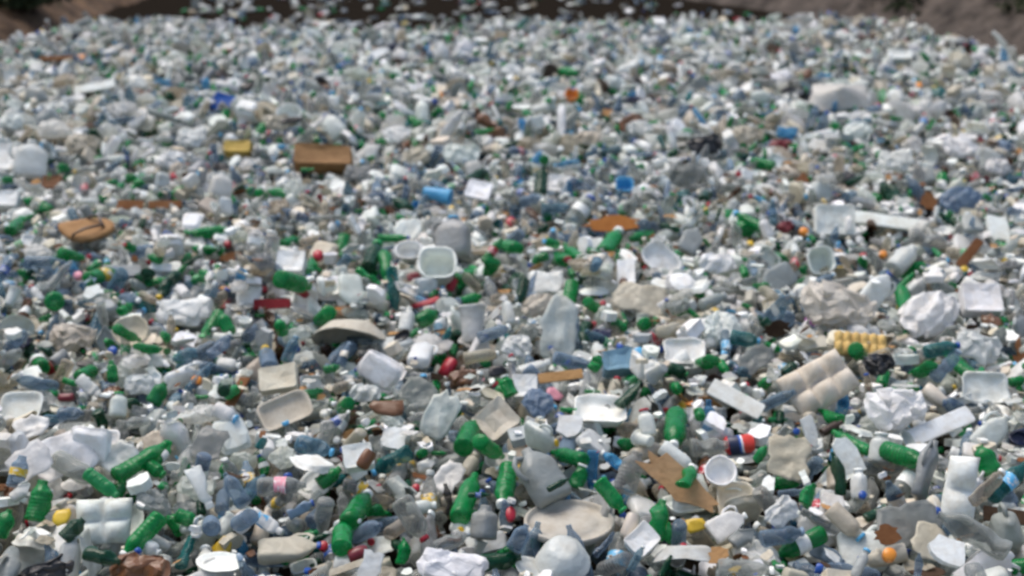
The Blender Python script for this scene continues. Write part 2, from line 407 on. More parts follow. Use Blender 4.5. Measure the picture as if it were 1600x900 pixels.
def sole(hi):
    t = np.linspace(0, 2*math.pi, 26, endpoint=False); x = np.cos(t)*.14; y = np.sin(t)*(.05 + .012*np.cos(t) - .01*np.cos(2*t))*1.1
    V, T = disc(np.column_stack([x, y]), .024, 4); cr = Crumple(.28, .01, fr=(.4, 1), bend=.12); cr.dents = []
    st = tube([(.09, 0, .012), (.085, 0, .03), (.03, .045, .042), (-.02, .058, .02), (-.03, .056, .0)], .006, 6)
    s2 = tube([(.085, 0, .03), (.03, -.045, .042), (-.02, -.058, .02), (-.03, -.056, .0)], .006, 6)
    return dict(parts=[('body', cr(V), T, 'board', True), ('strap', *join(st, s2), 'hard', True)], state='')
def tent(hi):
    V, T = disc(outline(30, .5, .34, .15, .4), .003, 9); r = np.hypot(V[:, 0]/.25, V[:, 1]/.17)
    V[:, 2] += .16*np.clip(1 - r, 0, 1); cr = Crumple(.4, .035, waves=8, fr=(1, 4)); cr.dents = []
    return dict(parts=[('body', cr(V), T, 'sheet', True)], state='crumpled')

# kind -> generator, plural/stuff name, category, noun, flat (lies on its face), group
K = {
 'green_bottle':  (lambda h: bottle(h, rng.choice(['soda', 'soda', 'soda', 'water']), 'pet_colour'), 'bottle', 'bottle', 0, 'green bottles in the drift of rubbish'),
 'clear_bottle':  (lambda h: bottle(h, rng.choice(['soda', 'water']), 'pet'), 'bottle', 'bottle', 0, 'clear bottles in the drift of rubbish'),
 'blue_bottle':   (lambda h: bottle(h, rng.choice(['water', 'soda']), 'pet'), 'bottle', 'bottle', 0, 'blue-tinted bottles in the drift of rubbish'),
 'white_bottle':  (lambda h: bottle(h, 'opaque', 'milky'), 'bottle', 'bottle', 0, 'white bottles in the drift of rubbish'),
 'plastic_jug':   (jug, 'jug', 'jug', 0, 'plastic jugs in the drift of rubbish'),
 'plastic_cup':   (cup, 'cup', 'cup', 0, 'plastic cups in the drift of rubbish'),
 'plastic_tub':   (tub, 'tub', 'tub', 1, 'plastic tubs in the drift of rubbish'),
 'foam_tray':     (tray, 'tray', 'foam tray', 1, 'foam trays in the drift of rubbish'),
 'foam_plate':    (plate, 'plate', 'foam plate', 1, 'foam plates in the drift of rubbish'),
 'foam_bowl':     (bowl, 'bowl', 'foam bowl', 1, 'foam bowls in the drift of rubbish'),
 'takeout_box':   (takeout, 'takeout box', 'takeout box', 1, 'takeout boxes in the drift of rubbish'),
 'foam_piece':    (chunk, 'foam piece', 'piece of foam', 1, 'pieces of foam in the drift of rubbish'),
 'foam_block':    (block, 'foam block', 'block', 1, 'blocks of foam in the drift of rubbish'),
 'plastic_sheet': (sheet, 'plastic sheet', 'plastic sheet', 1, 'torn plastic sheets in the drift of rubbish'),
 'plastic_bag':   (bag, 'plastic bag', 'plastic bag', 1, 'crumpled plastic bags in the drift of rubbish'),
 'plastic_scrap': (scrap, 'plastic scrap', 'plastic scrap', 1, 'coloured plastic scraps in the drift of rubbish'),
 'cardboard_piece': (card, 'cardboard', 'piece of cardboard', 1, 'pieces of cardboard in the drift of rubbish'),
 'wooden_board':  (plank, 'board', 'board', 1, 'boards in the drift of rubbish'),
 'drink_can':     (can, 'can', 'drink can', 0, 'drink cans in the drift of rubbish'),
 'bottle_cap': (bcap, 'bottle cap', 'bottle cap', 1, 'loose bottle caps in the drift of rubbish'),
 'bucket_lid': (lid, 'lid', 'lid', 1, None), 'egg_carton': (egg, 'egg carton', 'egg carton', 1, None), 'foam_packaging': (lobed, 'packaging', 'foam packaging', 1, None),
 'sandal': (sole, 'sandal', 'sandal', 1, None), 'plastic_tarp': (tent, 'tarp', 'tarp', 1, None),
}
UNIQUE = ('bottle_cap', 'bucket_lid', 'egg_carton', 'foam_packaging', 'sandal', 'plastic_tarp')
LIB = {}
for k, v in K.items():
    for hi in (1, 0):
        if k in UNIQUE and not hi: LIB[k, 0] = LIB[k, 1]; continue
        nv = 3 if k == 'foam_packaging' else 1 if k in UNIQUE else ((12 if 'bottle' in k else 8) if hi else 6)
        LIB[k, hi] = []
        for _ in range(nv):
            d = v[0](hi); b = d['parts'][0][1]
            d['ext'] = np.ptp(b, axis=0); d['mesh'] = {}
            pts = [p[1] for p in d['parts'] if p[0] in ('body', 'lid')]
            d['pts'] = np.concatenate(pts + [p[1][p[2]].mean(1) for p in d['parts'] if p[0] == 'body'])
            LIB[k, hi].append(d)

# ------------------------------------------------------------------ what the photo shows where: kind, pixel x, y, length, width, image angle, colour, options
# (each is given a place on the drift of rubbish: real size from its distance, resting on what lies below it)
HERO = [
 # ---- nearest rows
 ('bucket_lid', 890, 817, 142, 0, 2, 'CR', dict(col=(.5, .47, .4), lm='oval cream bucket lid', tau=5)),
 ('foam_bowl', 880, 866, 88, 0, 0, 'W', dict(lm='milky domed bowl upside down', tau=200, mat='milky')),
 ('cardboard_piece', 1058, 752, 140, 46, -42, 'TN', dict(col=(.5, .31, .16), lm='torn tan cardboard', tau=58)),
 ('green_bottle', 1028, 812, 64, 34, 74, 'GN', dict(lm='half-sunk green bottle by the cardboard', cap=None, lab=None)),
 ('foam_block', 1003, 846, 48, 40, 42, 'W', dict(lm='small clean white box', tau=50)),
 ('foam_bowl', 1075, 868, 112, 60, 0, 'GY', dict(lm='wide grey upturned bowl', tau=160)),
 ('plastic_jug', 845, 742, 95, 62, 120, 'GY', dict(lm='broad grey jug', tau=50)),
 ('takeout_box', 1150, 785, 62, 55, 5, 'CR', dict(lm='beige foam box with raised lid', tau=40)),
 ('drink_can', 1155, 694, 46, 32, 8, 'NV', dict(lm='red and navy printed wrapper', logo=1)), ('clear_bottle', 1108, 698, 60, 34, 6, 'GY', dict(lab=None)),
 ('white_bottle', 1060, 717, 64, 26, -40, 'W', dict(lm='bright white bottle above the cardboard', cap='W', lab=None)),
 ('plastic_tub', 1125, 740, 52, 46, 0, 'W', {}), ('plastic_scrap', 812, 737, 26, 22, 40, 'YL', dict(lm='yellow wrapper scrap')),
 ('plastic_scrap', 912, 713, 27, 22, 0, 'SB', dict(lm='royal blue scrap')),
 ('green_bottle', 905, 745, 40, 26, 70, 'GN', {}), ('green_bottle', 978, 693, 28, 24, 60, 'GN', dict(end=1)), ('green_bottle', 888, 713, 25, 0, 0, 'GN', dict(end=1)),
 ('green_bottle', 1055, 672, 36, 0, 80, 'GN', dict(end=1)), ('green_bottle', 955, 775, 60, 26, -52, 'GN', {}), ('green_bottle', 872, 757, 36, 0, 30, 'DG', {}),
 ('plastic_scrap', 1085, 821, 34, 20, 15, 'YL', dict(lm='yellow label scrap')), ('cardboard_piece', 1122, 868, 34, 26, 0, 'TN', {}),
 ('plastic_jug', 1138, 820, 66, 42, 30, 'W', {}), ('plastic_cup', 1160, 838, 40, 0, 40, 'GY', {}), ('blue_bottle', 850, 775, 40, 0, 50, 'BL', dict(cap=None)),
 ('blue_bottle', 880, 772, 36, 0, -50, 'CY', dict(cap='W')), ('blue_bottle', 812, 840, 46, 28, 60, 'BL', {}), ('plastic_scrap', 798, 803, 20, 26, 80, 'RD', dict(lm='red crinkled strip')),
 ('green_bottle', 1075, 744, 24, 0, 0, 'GN', dict(end=1)), ('clear_bottle', 985, 738, 70, 40, 70, 'CL', {}), ('drink_can', 985, 822, 40, 30, 70, 'CR', dict(lm='beige dented can')),
 ('blue_bottle', 945, 850, 50, 0, 50, 'BL', {}), ('blue_bottle', 995, 872, 40, 0, 60, 'ST', {}), ('green_bottle', 1040, 885, 40, 0, 60, 'DG', {}), ('clear_bottle', 955, 885, 32, 0, 0, 'GY', dict(end=1)),
 ('green_bottle', 63, 783, 62, 40, 84, 'GN', dict(lm='big standing dark green bottle', cap=None, lab=None)),
 ('plastic_cup', 35, 768, 36, 28, 40, 'W', {}), ('green_bottle', 160, 757, 68, 24, -36, 'LG', dict(lm='long light green bottle', cap=None, lab=None)),
 ('green_bottle', 222, 719, 32, 0, 120, 'GN', dict(end=1)), ('green_bottle', 246, 711, 34, 0, 70, 'GN', dict(end=1)), ('green_bottle', 242, 733, 36, 22, -35, 'GN', {}),
 ('plastic_scrap', 202, 784, 15, 14, 0, 'SB', dict(lm='round blue cap on its own')), ('foam_packaging', 163, 815, 88, 74, 4, 'W', dict(lm='white moulded foam tray with hollows', tau=55, var=1)),
 ('green_bottle', 115, 827, 42, 26, 50, 'DG', {}), ('white_bottle', 109, 868, 66, 36, 88, 'W', dict(lm='upright bottom-left white bottle', cap='W', lab=None)),
 ('green_bottle', 160, 870, 58, 26, -18, 'DG', dict(cap=None)), ('green_bottle', 222, 838, 30, 0, 50, 'GN', dict(end=1)), ('white_bottle', 236, 857, 34, 24, -35, 'W', {}),
 ('plastic_scrap', 348, 855, 34, 30, 60, 'YL', dict(lm='yellow folded scrap', tau=60)), ('plastic_scrap', 95, 806, 30, 22, 20, 'YL', dict(lm='pale yellow scrap')),
 ('blue_bottle', 29, 737, 48, 26, 80, 'BL', dict(cap=None)), ('blue_bottle', 367, 765, 62, 26, 125, 'BL', {}), ('blue_bottle', 330, 820, 30, 0, 40, 'BL', dict(end=1)), ('blue_bottle', 378, 815, 30, 0, 0, 'BL', dict(end=1)),
 ('green_bottle', 292, 810, 34, 24, -20, 'GN', {}), ('white_bottle', 315, 762, 74, 30, -62, 'W', dict(lm='steep long white bottle')),
 ('green_bottle', 6, 818, 46, 34, 70, 'GN', {}), ('plastic_bag', 72, 892, 90, 36, 20, 'BK', dict(lm='black bag at the bottom left')), ('plastic_bag', 218, 888, 95, 45, 0, 'BR', dict(lm='brownish crumpled bag')),
 ('plastic_sheet', 95, 712, 110, 70, 20, 'W', dict(lm='large translucent white film', tau=50)), ('takeout_box', 150, 700, 70, 60, -10, 'W', dict(tau=40)), ('clear_bottle', 120, 735, 90, 34, -30, 'CL', {}), ('plastic_sheet', 185, 715, 60, 50, 60, 'W', dict(tau=50)), ('plastic_sheet', 45, 722, 70, 50, 40, 'W', {}), ('foam_plate', 345, 879, 78, 30, -8, 'W', dict(lm='white plate tilted on edge', tau=10)),
 ('takeout_box', 362, 688, 52, 40, 30, 'W', dict(lm='crushed grey white box', tau=20)), ('plastic_sheet', 325, 695, 60, 44, 70, 'GY', {}), ('plastic_sheet', 250, 690, 62, 40, 25, 'CR', {}),
 ('blue_bottle', 492, 699, 62, 30, -18, 'ST', dict(lm='steel blue bottle with cyan cap', cap='CY', lab=None)), ('blue_bottle', 612, 722, 70, 30, 212, 'TE', dict(lm='teal bottle with pale blue cap', cap='CY', lab=None)),
 ('green_bottle', 411, 727, 34, 22, 110, 'GN', {}), ('green_bottle', 515, 745, 44, 28, 40, 'GN', {}), ('green_bottle', 560, 794, 34, 0, 30, 'GN', dict(end=1)),
 ('clear_bottle', 440, 760, 76, 32, 3, 'GY', dict(lm='clear bottle with pink label', lab='PK', cap=None)), ('plastic_cup', 628, 768, 58, 38, -52, 'GY', dict(lm='pale grey cup tipped over')),
 ('clear_bottle', 645, 812, 74, 36, -58, 'GY', dict(lm='grey bottle with red cap', cap='RD', lab=None)), ('plastic_scrap', 650, 762, 16, 15, 0, 'RD', dict(lm='lone red cap')),
 ('white_bottle', 417, 817, 62, 22, -34, 'W', {}), ('plastic_jug', 452, 857, 96, 50, 8, 'CR', dict(lm='cream jug at the bottom edge')), ('plastic_scrap', 505, 853, 20, 18, 30, 'RD', dict(lm='red cap near the bottom edge')),
 ('drink_can', 560, 866, 32, 26, 20, 'DR', dict(lm='dark red dented can')), ('green_bottle', 535, 838, 34, 0, 0, 'GN', dict(end=1)), ('green_bottle', 500, 840, 32, 0, 20, 'DG', {}),
 ('green_bottle', 630, 861, 44, 30, 84, 'GN', dict(lm='bright green base-up bottle', cap=None, lab=None)), ('green_bottle', 730, 776, 34, 0, 40, 'GN', dict(end=1)), ('green_bottle', 748, 773, 34, 0, 0, 'DG', {}),
 ('green_bottle', 790, 760, 32, 0, 0, 'GN', dict(end=1)), ('green_bottle', 766, 702, 28, 0, 0, 'GN', dict(end=1)), ('green_bottle', 686, 708, 24, 0, 0, 'GN', {}), ('green_bottle', 732, 680, 32, 0, 0, 'GN', dict(end=1)),
 ('plastic_bag', 708, 886, 112, 52, -10, 'W', dict(lm='big white bag at the bottom edge')), ('foam_piece', 580, 884, 52, 34, 75, 'W', dict(lm='pointed white foam shard', tau=60)),
 ('blue_bottle', 706, 845, 60, 28, 28, 'GY', dict(lm='silvery bottle with glossy highlight')), ('white_bottle', 757, 816, 52, 38, 85, 'GY', {}), ('drink_can', 572, 718, 28, 22, 60, 'BR', {}),
 ('green_bottle', 782, 876, 66, 30, 10, 'DG', {}), ('wooden_board', 545, 886, 66, 10, 20, 'CR', {}), ('white_bottle', 735, 725, 40, 24, 60, 'CR', {}), ('plastic_sheet', 700, 745, 60, 36, 60, 'W', {}),
 ('clear_bottle', 700, 780, 50, 0, 100, 'BK', dict(lm='black see-through bottle')), ('foam_block', 560, 715, 45, 34, 10, 'W', {}), ('white_bottle', 470, 795, 44, 0, 30, 'BL', {}),  # black bottle added to imitate the shade in a dark hole
 ('green_bottle', 1413, 713, 32, 0, 60, 'GN', dict(end=1)), ('green_bottle', 1540, 719, 48, 36, 110, 'GN', dict(lm='round green bottle at the right edge', cap=None, lab=None)), ('green_bottle', 1309, 740, 70, 26, 97, 'DG', dict(lm='tall dark green bottle', cap=None, lab=None)),
 ('green_bottle', 1263, 773, 38, 28, 60, 'GN', {}), ('green_bottle', 1250, 851, 90, 30, 206, 'GN', dict(lm='green bottle with white paper label', lab='W', cap=None)), ('green_bottle', 1331, 693, 26, 0, 0, 'GN', dict(end=1)), ('green_bottle', 1368, 802, 42, 18, 30, 'DG', {}),
 ('plastic_jug', 1447, 733, 98, 56, 70, 'GY', dict(lm='standing half white jug')), ('foam_packaging', 1503, 765, 108, 52, 82, 'W', dict(lm='upright white foam packaging', tau=70, var=2)),
 ('wooden_board', 1465, 668, 125, 26, 24, 'W', dict(lm='long white foam board', tau=40, mat='foam')), ('white_bottle', 1342, 755, 46, 26, 88, 'W', {}), ('clear_bottle', 1520, 832, 118, 40, 148, 'GY', dict(lm='long slanting grey bottle', cap=None, lab=None)),
 ('wooden_board', 1572, 806, 70, 22, -8, 'DB', dict(lm='dark brown plank at the right edge')), ('blue_bottle', 1575, 752, 84, 30, 40, 'TE', dict(lm='blue bottle with cyan label', lab='CY', cap=None)),
 ('plastic_scrap', 1348, 773, 15, 14, 0, 'SB', {}), ('plastic_scrap', 1465, 798, 15, 14, 0, 'SB', {}), ('plastic_sheet', 1420, 822, 112, 70, 8, 'GY', dict(lm='large crushed grey film', tau=40)), ('foam_piece', 1412, 806, 74, 14, -4, 'W', {}), ('plastic_sheet', 1450, 845, 70, 46, 60, 'CR', {}), ('cardboard_piece', 1385, 835, 44, 30, 20, 'BR', {}),
 ('plastic_scrap', 1390, 866, 26, 22, 0, 'OR', dict(lm='orange red cap')), ('plastic_bag', 1220, 800, 58, 36, 40, 'W', {}), ('blue_bottle', 1222, 837, 70, 30, 12, 'BL', {}), ('white_bottle', 1322, 817, 66, 30, -48, 'CR', {}),
 ('foam_piece', 1482, 862, 54, 34, -20, 'W', {}), ('plastic_scrap', 1592, 685, 30, 24, 0, 'NV', {}), ('white_bottle', 1375, 700, 48, 34, 80, 'W', {}), ('foam_piece', 1325, 712, 62, 36, 110, 'W', dict(tau=60)),
 ('plastic_sheet', 1232, 715, 80, 60, 80, 'CR', {}), ('clear_bottle', 1545, 760, 80, 28, 42, 'CR', {}), ('blue_bottle', 1235, 770, 40, 0, 10, 'BL', {}), ('white_bottle', 1345, 880, 50, 0, 60, 'GY', {}), ('blue_bottle', 1435, 885, 40, 0, 80, 'BL', {}),
 # ---- second band
 ('foam_tray', 33, 640, 66, 50, 0, 'W', dict(lm='white square tray at the left edge', tau=35)), ('plastic_sheet', 48, 668, 60, 36, 15, 'W', {}), ('green_bottle', 85, 470, 30, 0, 0, 'GN', dict(end=1)), ('green_bottle', 105, 474, 30, 0, 0, 'DG', {}),
 ('green_bottle', 165, 455, 20, 0, 0, 'GN', {}), ('plastic_bag', 290, 486, 92, 46, 5, 'W', dict(lm='wide white crumpled mound', tau=45)), ('green_bottle', 352, 505, 40, 22, 120, 'GN', {}), ('green_bottle', 330, 508, 22, 0, 0, 'GN', dict(end=1)),
 ('foam_bowl', 205, 517, 58, 0, 0, 'CR', dict(lm='cream open bowl', tau=45)), ('green_bottle', 200, 523, 20, 0, 0, 'GN', dict(end=1)), ('green_bottle', 235, 545, 24, 0, 0, 'GN', dict(end=1)), ('plastic_scrap', 307, 594, 22, 18, 40, 'OR', dict(lm='amber yellow cap')),
 ('green_bottle', 248, 615, 38, 26, 62, 'GN', dict(lm='oval green bottle base', cap=None, lab=None)), ('green_bottle', 60, 567, 26, 0, 0, 'GN', dict(end=1)), ('green_bottle', 90, 580, 32, 20, -30, 'GN', {}), ('green_bottle', 138, 582, 24, 0, 0, 'GN', dict(end=1)),
 ('plastic_scrap', 355, 476, 24, 20, 0, 'RD', dict(lm='red cup fragment')), ('white_bottle', 185, 632, 38, 26, 90, 'W', dict(lm='white tub with green lid', cap='GN', lab=None)), ('blue_bottle', 110, 646, 40, 22, 5, 'BL', {}), ('blue_bottle', 322, 548, 52, 24, 35, 'BL', {}), ('blue_bottle', 345, 540, 50, 24, 50, 'BL', {}),
 ('blue_bottle', 288, 555, 40, 20, 200, 'ST', {}), ('plastic_scrap', 176, 547, 18, 14, 40, 'SB', {}), ('white_bottle', 358, 570, 38, 22, -10, 'W', {}), ('green_bottle', 390, 556, 24, 0, 0, 'GN', {}), ('green_bottle', 317, 620, 24, 0, 0, 'GN', {}),
 ('drink_can', 104, 621, 24, 16, 0, 'DR', {}), ('white_bottle', 140, 605, 46, 20, -40, 'W', {}), ('plastic_bag', 222, 598, 60, 34, 5, 'W', {}), ('plastic_bag', 115, 527, 74, 44, 0, 'CR', dict(lm='cream crumpled mound of film')), ('white_bottle', 353, 647, 40, 24, -30, 'W', {}), ('plastic_scrap', 132, 569, 28, 10, 0, 'BK', {}),
 ('wooden_board', 425, 475, 58, 16, 2, 'DR', dict(lm='dark red brown board')), ('plastic_scrap', 530, 487, 48, 14, 12, 'OR', dict(lm='amber plastic strip')), ('green_bottle', 505, 497, 26, 0, 0, 'GN', dict(end=1)), ('green_bottle', 668, 496, 36, 26, 35, 'GN', {}), ('green_bottle', 565, 490, 20, 0, 0, 'GN', {}), ('green_bottle', 737, 468, 32, 20, 25, 'GN', {}),
 ('green_bottle', 410, 493, 24, 0, 0, 'GN', {}), ('foam_bowl', 545, 520, 118, 70, 12, 'CR', dict(lm='large cream dome', tau=150)), ('plastic_cup', 738, 508, 62, 50, 90, 'W', dict(lm='plain white pot')), ('blue_bottle', 772, 520, 54, 22, 25, 'BL', {}), ('drink_can', 700, 575, 32, 24, 60, 'RD', dict(lm='red and white crushed can')),
 ('takeout_box', 600, 583, 66, 46, -35, 'W', dict(lm='bright white hinged box', tau=45)), ('plastic_bag', 570, 614, 50, 30, 0, 'W', {}), ('plastic_scrap', 600, 638, 56, 24, 0, 'BR', dict(lm='brown flattened scrap')), ('foam_block', 435, 593, 60, 38, 10, 'CR', dict(lm='cream foam block')), ('foam_tray', 447, 643, 84, 46, 25, 'CR', dict(lm='cream tray tipped to the left', tau=40)),
 ('plastic_sheet', 688, 650, 80, 50, 60, 'W', dict(lm='white crinkled sheet standing up', tau=60)), ('foam_block', 776, 660, 62, 54, 40, 'CR', dict(lm='beige carton', tau=50)), ('green_bottle', 793, 603, 32, 26, 110, 'GN', {}), ('green_bottle', 538, 636, 22, 0, 0, 'GN', dict(end=1)), ('green_bottle', 518, 576, 26, 14, 15, 'GN', {}), ('green_bottle', 498, 606, 22, 0, 0, 'GN', {}),
 ('plastic_sheet', 655, 612, 60, 44, -30, 'GY', {}), ('plastic_scrap', 628, 525, 28, 14, 35, 'BK', {}), ('plastic_scrap', 775, 580, 28, 16, 20, 'BK', {}), ('plastic_scrap', 660, 475, 52, 10, 20, 'RD', dict(lm='long red strip')), ('plastic_scrap', 592, 481, 30, 14, 0, 'BK', {}), ('blue_bottle', 418, 560, 28, 0, 0, 'BL', dict(end=1)), ('blue_bottle', 455, 546, 44, 20, 70, 'ST', {}), ('blue_bottle', 538, 553, 40, 20, 70, 'BL', {}),
 ('blue_bottle', 525, 657, 50, 22, 35, 'W', dict(lab='SB')), ('clear_bottle', 752, 556, 56, 22, 12, 'CR', {}), ('plastic_sheet', 875, 512, 110, 62, 85, 'W', dict(lm='tall white upright sheet', tau=62)), ('plastic_bag', 810, 541, 50, 34, 0, 'W', {}), ('plastic_bag', 843, 478, 64, 36, 5, 'CR', {}), ('green_bottle', 890, 466, 24, 0, 0, 'GN', dict(end=1)), ('green_bottle', 928, 479, 18, 0, 0, 'GN', dict(end=1)), ('green_bottle', 970, 510, 30, 16, -40, 'GN', {}), ('green_bottle', 1005, 507, 20, 0, 0, 'GN', dict(end=1)), ('green_bottle', 915, 522, 22, 0, 0, 'DG', dict(end=1)),
 ('green_bottle', 932, 567, 28, 20, 60, 'GN', {}), ('green_bottle', 1060, 580, 30, 20, -25, 'DG', {}), ('green_bottle', 1102, 566, 28, 0, 0, 'GN', dict(end=1)), ('green_bottle', 984, 617, 56, 22, 48, 'DG', dict(lm='dark green bottle leaning right', cap=None)), ('green_bottle', 925, 612, 24, 0, 0, 'GN', {}), ('green_bottle', 888, 640, 26, 0, 0, 'GN', {}), ('green_bottle', 988, 594, 28, 14, 25, 'LG', {}), ('plastic_bag', 940, 524, 34, 22, 0, 'NV', dict(lm='dark navy lump')),
 ('foam_block', 966, 567, 54, 34, 8, 'ST', dict(lm='steel blue plastic box')), ('plastic_scrap', 997, 552, 22, 16, 20, 'CY', {}), ('plastic_scrap', 1032, 545, 14, 13, 0, 'SB', {}), ('foam_tray', 1070, 550, 68, 42, 0, 'W', dict(lm='rounded white tray', tau=40)), ('plastic_bag', 1130, 512, 66, 54, -20, 'W', dict(lm='white crinkled pouch')), ('blue_bottle', 1164, 530, 46, 24, -12, 'TE', dict(lm='teal bottle with cyan cap', cap='CY')), ('wooden_board', 876, 588, 74, 16, 8, 'TN', dict(lm='tan plank')), ('plastic_scrap', 1113, 597, 26, 24, 0, 'DB', dict(lm='dark brown lump')), ('plastic_scrap', 1061, 634, 26, 18, 10, 'YL', dict(lm='yellow bottle top')),
 ('foam_tray', 937, 642, 84, 40, -6, 'W', dict(lm='long white tray', tau=20)), ('plastic_bag', 840, 628, 50, 44, 50, 'BL', {}), ('plastic_scrap', 866, 616, 28, 18, -35, 'PK', dict(lm='pink wrapper')), ('plastic_scrap', 942, 474, 12, 11, 0, 'RD', {}), ('plastic_scrap', 1166, 602, 14, 13, 0, 'RD', {}), ('wooden_board', 1150, 624, 88, 26, -32, 'W', dict(lm='white slanting foam plank', tau=40, mat='foam')), ('plastic_sheet', 1000, 466, 90, 50, -15, 'CR', dict(lm='cream flattened sheet')), ('foam_block', 820, 606, 40, 34, 90, 'W', {}), ('white_bottle', 835, 573, 52, 20, 20, 'W', {}), ('plastic_sheet', 1180, 560, 66, 34, 40, 'GY', {}), ('white_bottle', 1010, 660, 40, 24, 100, 'W', {}), ('foam_piece', 890, 665, 40, 34, 80, 'W', {}),
 ('plastic_bag', 1310, 478, 118, 70, -15, 'CR', dict(col=(.7, .66, .57), lm='large beige crumpled sack')), ('plastic_bag', 1452, 492, 106, 66, 15, 'W', dict(lm='large white crumpled bag')), ('egg_carton', 1345, 538, 82, 34, -9, 'YL', dict(col=(.6, .42, .15), lm='yellow egg tray', tau=25)), ('green_bottle', 1342, 552, 26, 0, 0, 'GN', dict(end=1)), ('green_bottle', 1414, 474, 26, 0, 0, 'GN', dict(end=1)), ('plastic_scrap', 1271, 500, 30, 18, -25, 'PU', dict(lm='purple scrap')), ('plastic_scrap', 1365, 475, 18, 16, 0, 'CY', {}), ('foam_packaging', 1280, 597, 112, 68, 30, 'CR', dict(lm='cream lobed foam packaging', tau=45, var=0)),
 ('plastic_bag', 1400, 637, 96, 66, 10, 'W', dict(lm='white scrunched bag')), ('foam_tray', 1540, 605, 78, 50, -4, 'W', dict(lm='white oblong tray at the right', tau=50)), ('plastic_bag', 1527, 540, 72, 48, -25, 'W', {}), ('foam_block', 1532, 470, 62, 44, 0, 'W', dict(lm='boxy white container')), ('green_bottle', 1440, 580, 26, 0, 0, 'GN', dict(end=1)), ('green_bottle', 1502, 574, 28, 0, 0, 'GN', dict(end=1)), ('green_bottle', 1208, 544, 28, 14, -25, 'GN', {}), ('green_bottle', 1235, 577, 30, 20, 40, 'DG', {}), ('green_bottle', 1297, 650, 28, 0, 0, 'GN', dict(end=1)), ('green_bottle', 1215, 656, 30, 0, 0, 'LG', {}), ('green_bottle', 1590, 595, 30, 18, 15, 'GN', {}),
 ('blue_bottle', 1478, 568, 62, 26, 45, 'BL', {}), ('blue_bottle', 1472, 545, 56, 22, 15, 'TE', {}), ('plastic_bag', 1374, 568, 46, 32, 15, 'BK', dict(lm='black and purple wrapper heap')), ('foam_piece', 1265, 672, 52, 20, 105, 'W', dict(lm='thin upright white shard', tau=60)), ('drink_can', 1460, 617, 38, 28, -40, 'CR', {}), ('white_bottle', 1300, 668, 40, 0, 30, 'DB', {}),
 # ---- middle distance
 ('sandal', 135, 358, 92, 44, -8, 'TN', dict(col=(.33, .19, .085), lm='tan sandal sole', tau=12)), ('wooden_board', 203, 320, 42, 15, 0, 'BR', dict(lm='short brown board')), ('wooden_board', 258, 320, 52, 13, 2, 'BR', dict(lm='long brown board')), ('foam_block', 82, 288, 32, 22, 0, 'BR', dict(lm='brown carton')), ('plastic_jug', 48, 250, 62, 52, 90, 'W', dict(lm='big white jerrycan at the left')), ('foam_block', 10, 252, 40, 50, 0, 'W', {}), ('foam_block', 10, 315, 44, 26, 0, 'W', {}), ('plastic_jug', 345, 290, 40, 34, 85, 'W', dict(lm='small white handled jug')), ('foam_block', 372, 233, 44, 20, 0, 'YL', dict(col=(.5, .36, .09), lm='mustard yellow box')),
 ('foam_block', 505, 248, 94, 34, -3, 'TN', dict(col=(.27, .15, .06), lm='large plain tan carton')), ('plastic_bag', 512, 246, 60, 30, -10, 'BK', {}), ('plastic_bag', 347, 261, 34, 14, -15, 'BK', {}), ('plastic_scrap', 497, 398, 20, 18, 0, 'RD', dict(lm='red cap by the white box')), ('plastic_scrap', 355, 381, 15, 12, 0, 'RD', {}), ('plastic_scrap', 413, 452, 16, 14, 0, 'RD', {}), ('clear_bottle', 400, 378, 44, 36, 90, 'W', {}), ('clear_bottle', 425, 382, 44, 34, 88, 'W', {}), ('foam_block', 455, 415, 46, 36, -3, 'W', dict(lm='white carton beside green bottles')), ('plastic_scrap', 122, 430, 18, 14, -40, 'PK', {}), ('cardboard_piece', 362, 401, 38, 16, 15, 'BR', {}), ('wooden_board', 190, 423, 60, 18, 0, 'GY', {}),
 ('plastic_cup', 683, 304, 44, 26, -16, 'CY', dict(lm='light blue cup')), ('cardboard_piece', 955, 349, 94, 26, 5, 'OR', dict(lm='orange brown card', col=(.36, .14, .035))), ('plastic_jug', 708, 370, 64, 54, 90, 'GY', dict(lm='grey cone shaped jug', cap='CY')), ('foam_block', 748, 300, 40, 30, -15, 'W', dict(lm='small white carton')), ('foam_block', 872, 290, 34, 30, 80, 'W', {}), ('foam_tray', 1033, 406, 66, 46, -50, 'W', dict(lm='tilted white foam tray', tau=55)), ('plastic_tub', 684, 421, 62, 50, 0, 'W', dict(lm='white round tub')), ('plastic_scrap', 798, 347, 20, 22, 0, 'RD', dict(lm='bright red scrap')), ('plastic_tub', 975, 294, 28, 24, 0, 'CY', dict(lm='light blue tub')),
 ('plastic_scrap', 706, 445, 28, 12, 65, 'RD', {}), ('plastic_scrap', 645, 433, 22, 14, 30, 'DR', {}), ('plastic_bag', 810, 435, 28, 20, 0, 'DG', {}), ('plastic_sheet', 852, 440, 66, 38, 0, 'W', {}), ('foam_block', 978, 428, 30, 42, 0, 'W', {}), ('blue_bottle', 868, 325, 46, 26, 10, 'ST', {}), ('clear_bottle', 908, 328, 54, 30, 55, 'CL', {}), ('plastic_tub', 640, 395, 46, 30, 0, 'W', {}), ('plastic_sheet', 637, 358, 46, 34, 0, 'W', {}), ('foam_block', 1303, 345, 64, 50, 0, 'W', dict(lm='square white box', tau=65)), ('wooden_board', 1392, 347, 112, 20, -10, 'W', dict(lm='white panel beside the square white box', mat='foam')), ('plastic_bag', 1100, 225, 56, 32, 10, 'BK', dict(lm='black crumpled bag')), ('plastic_bag', 1222, 226, 46, 18, 0, 'DR', dict(lm='maroon bag')),
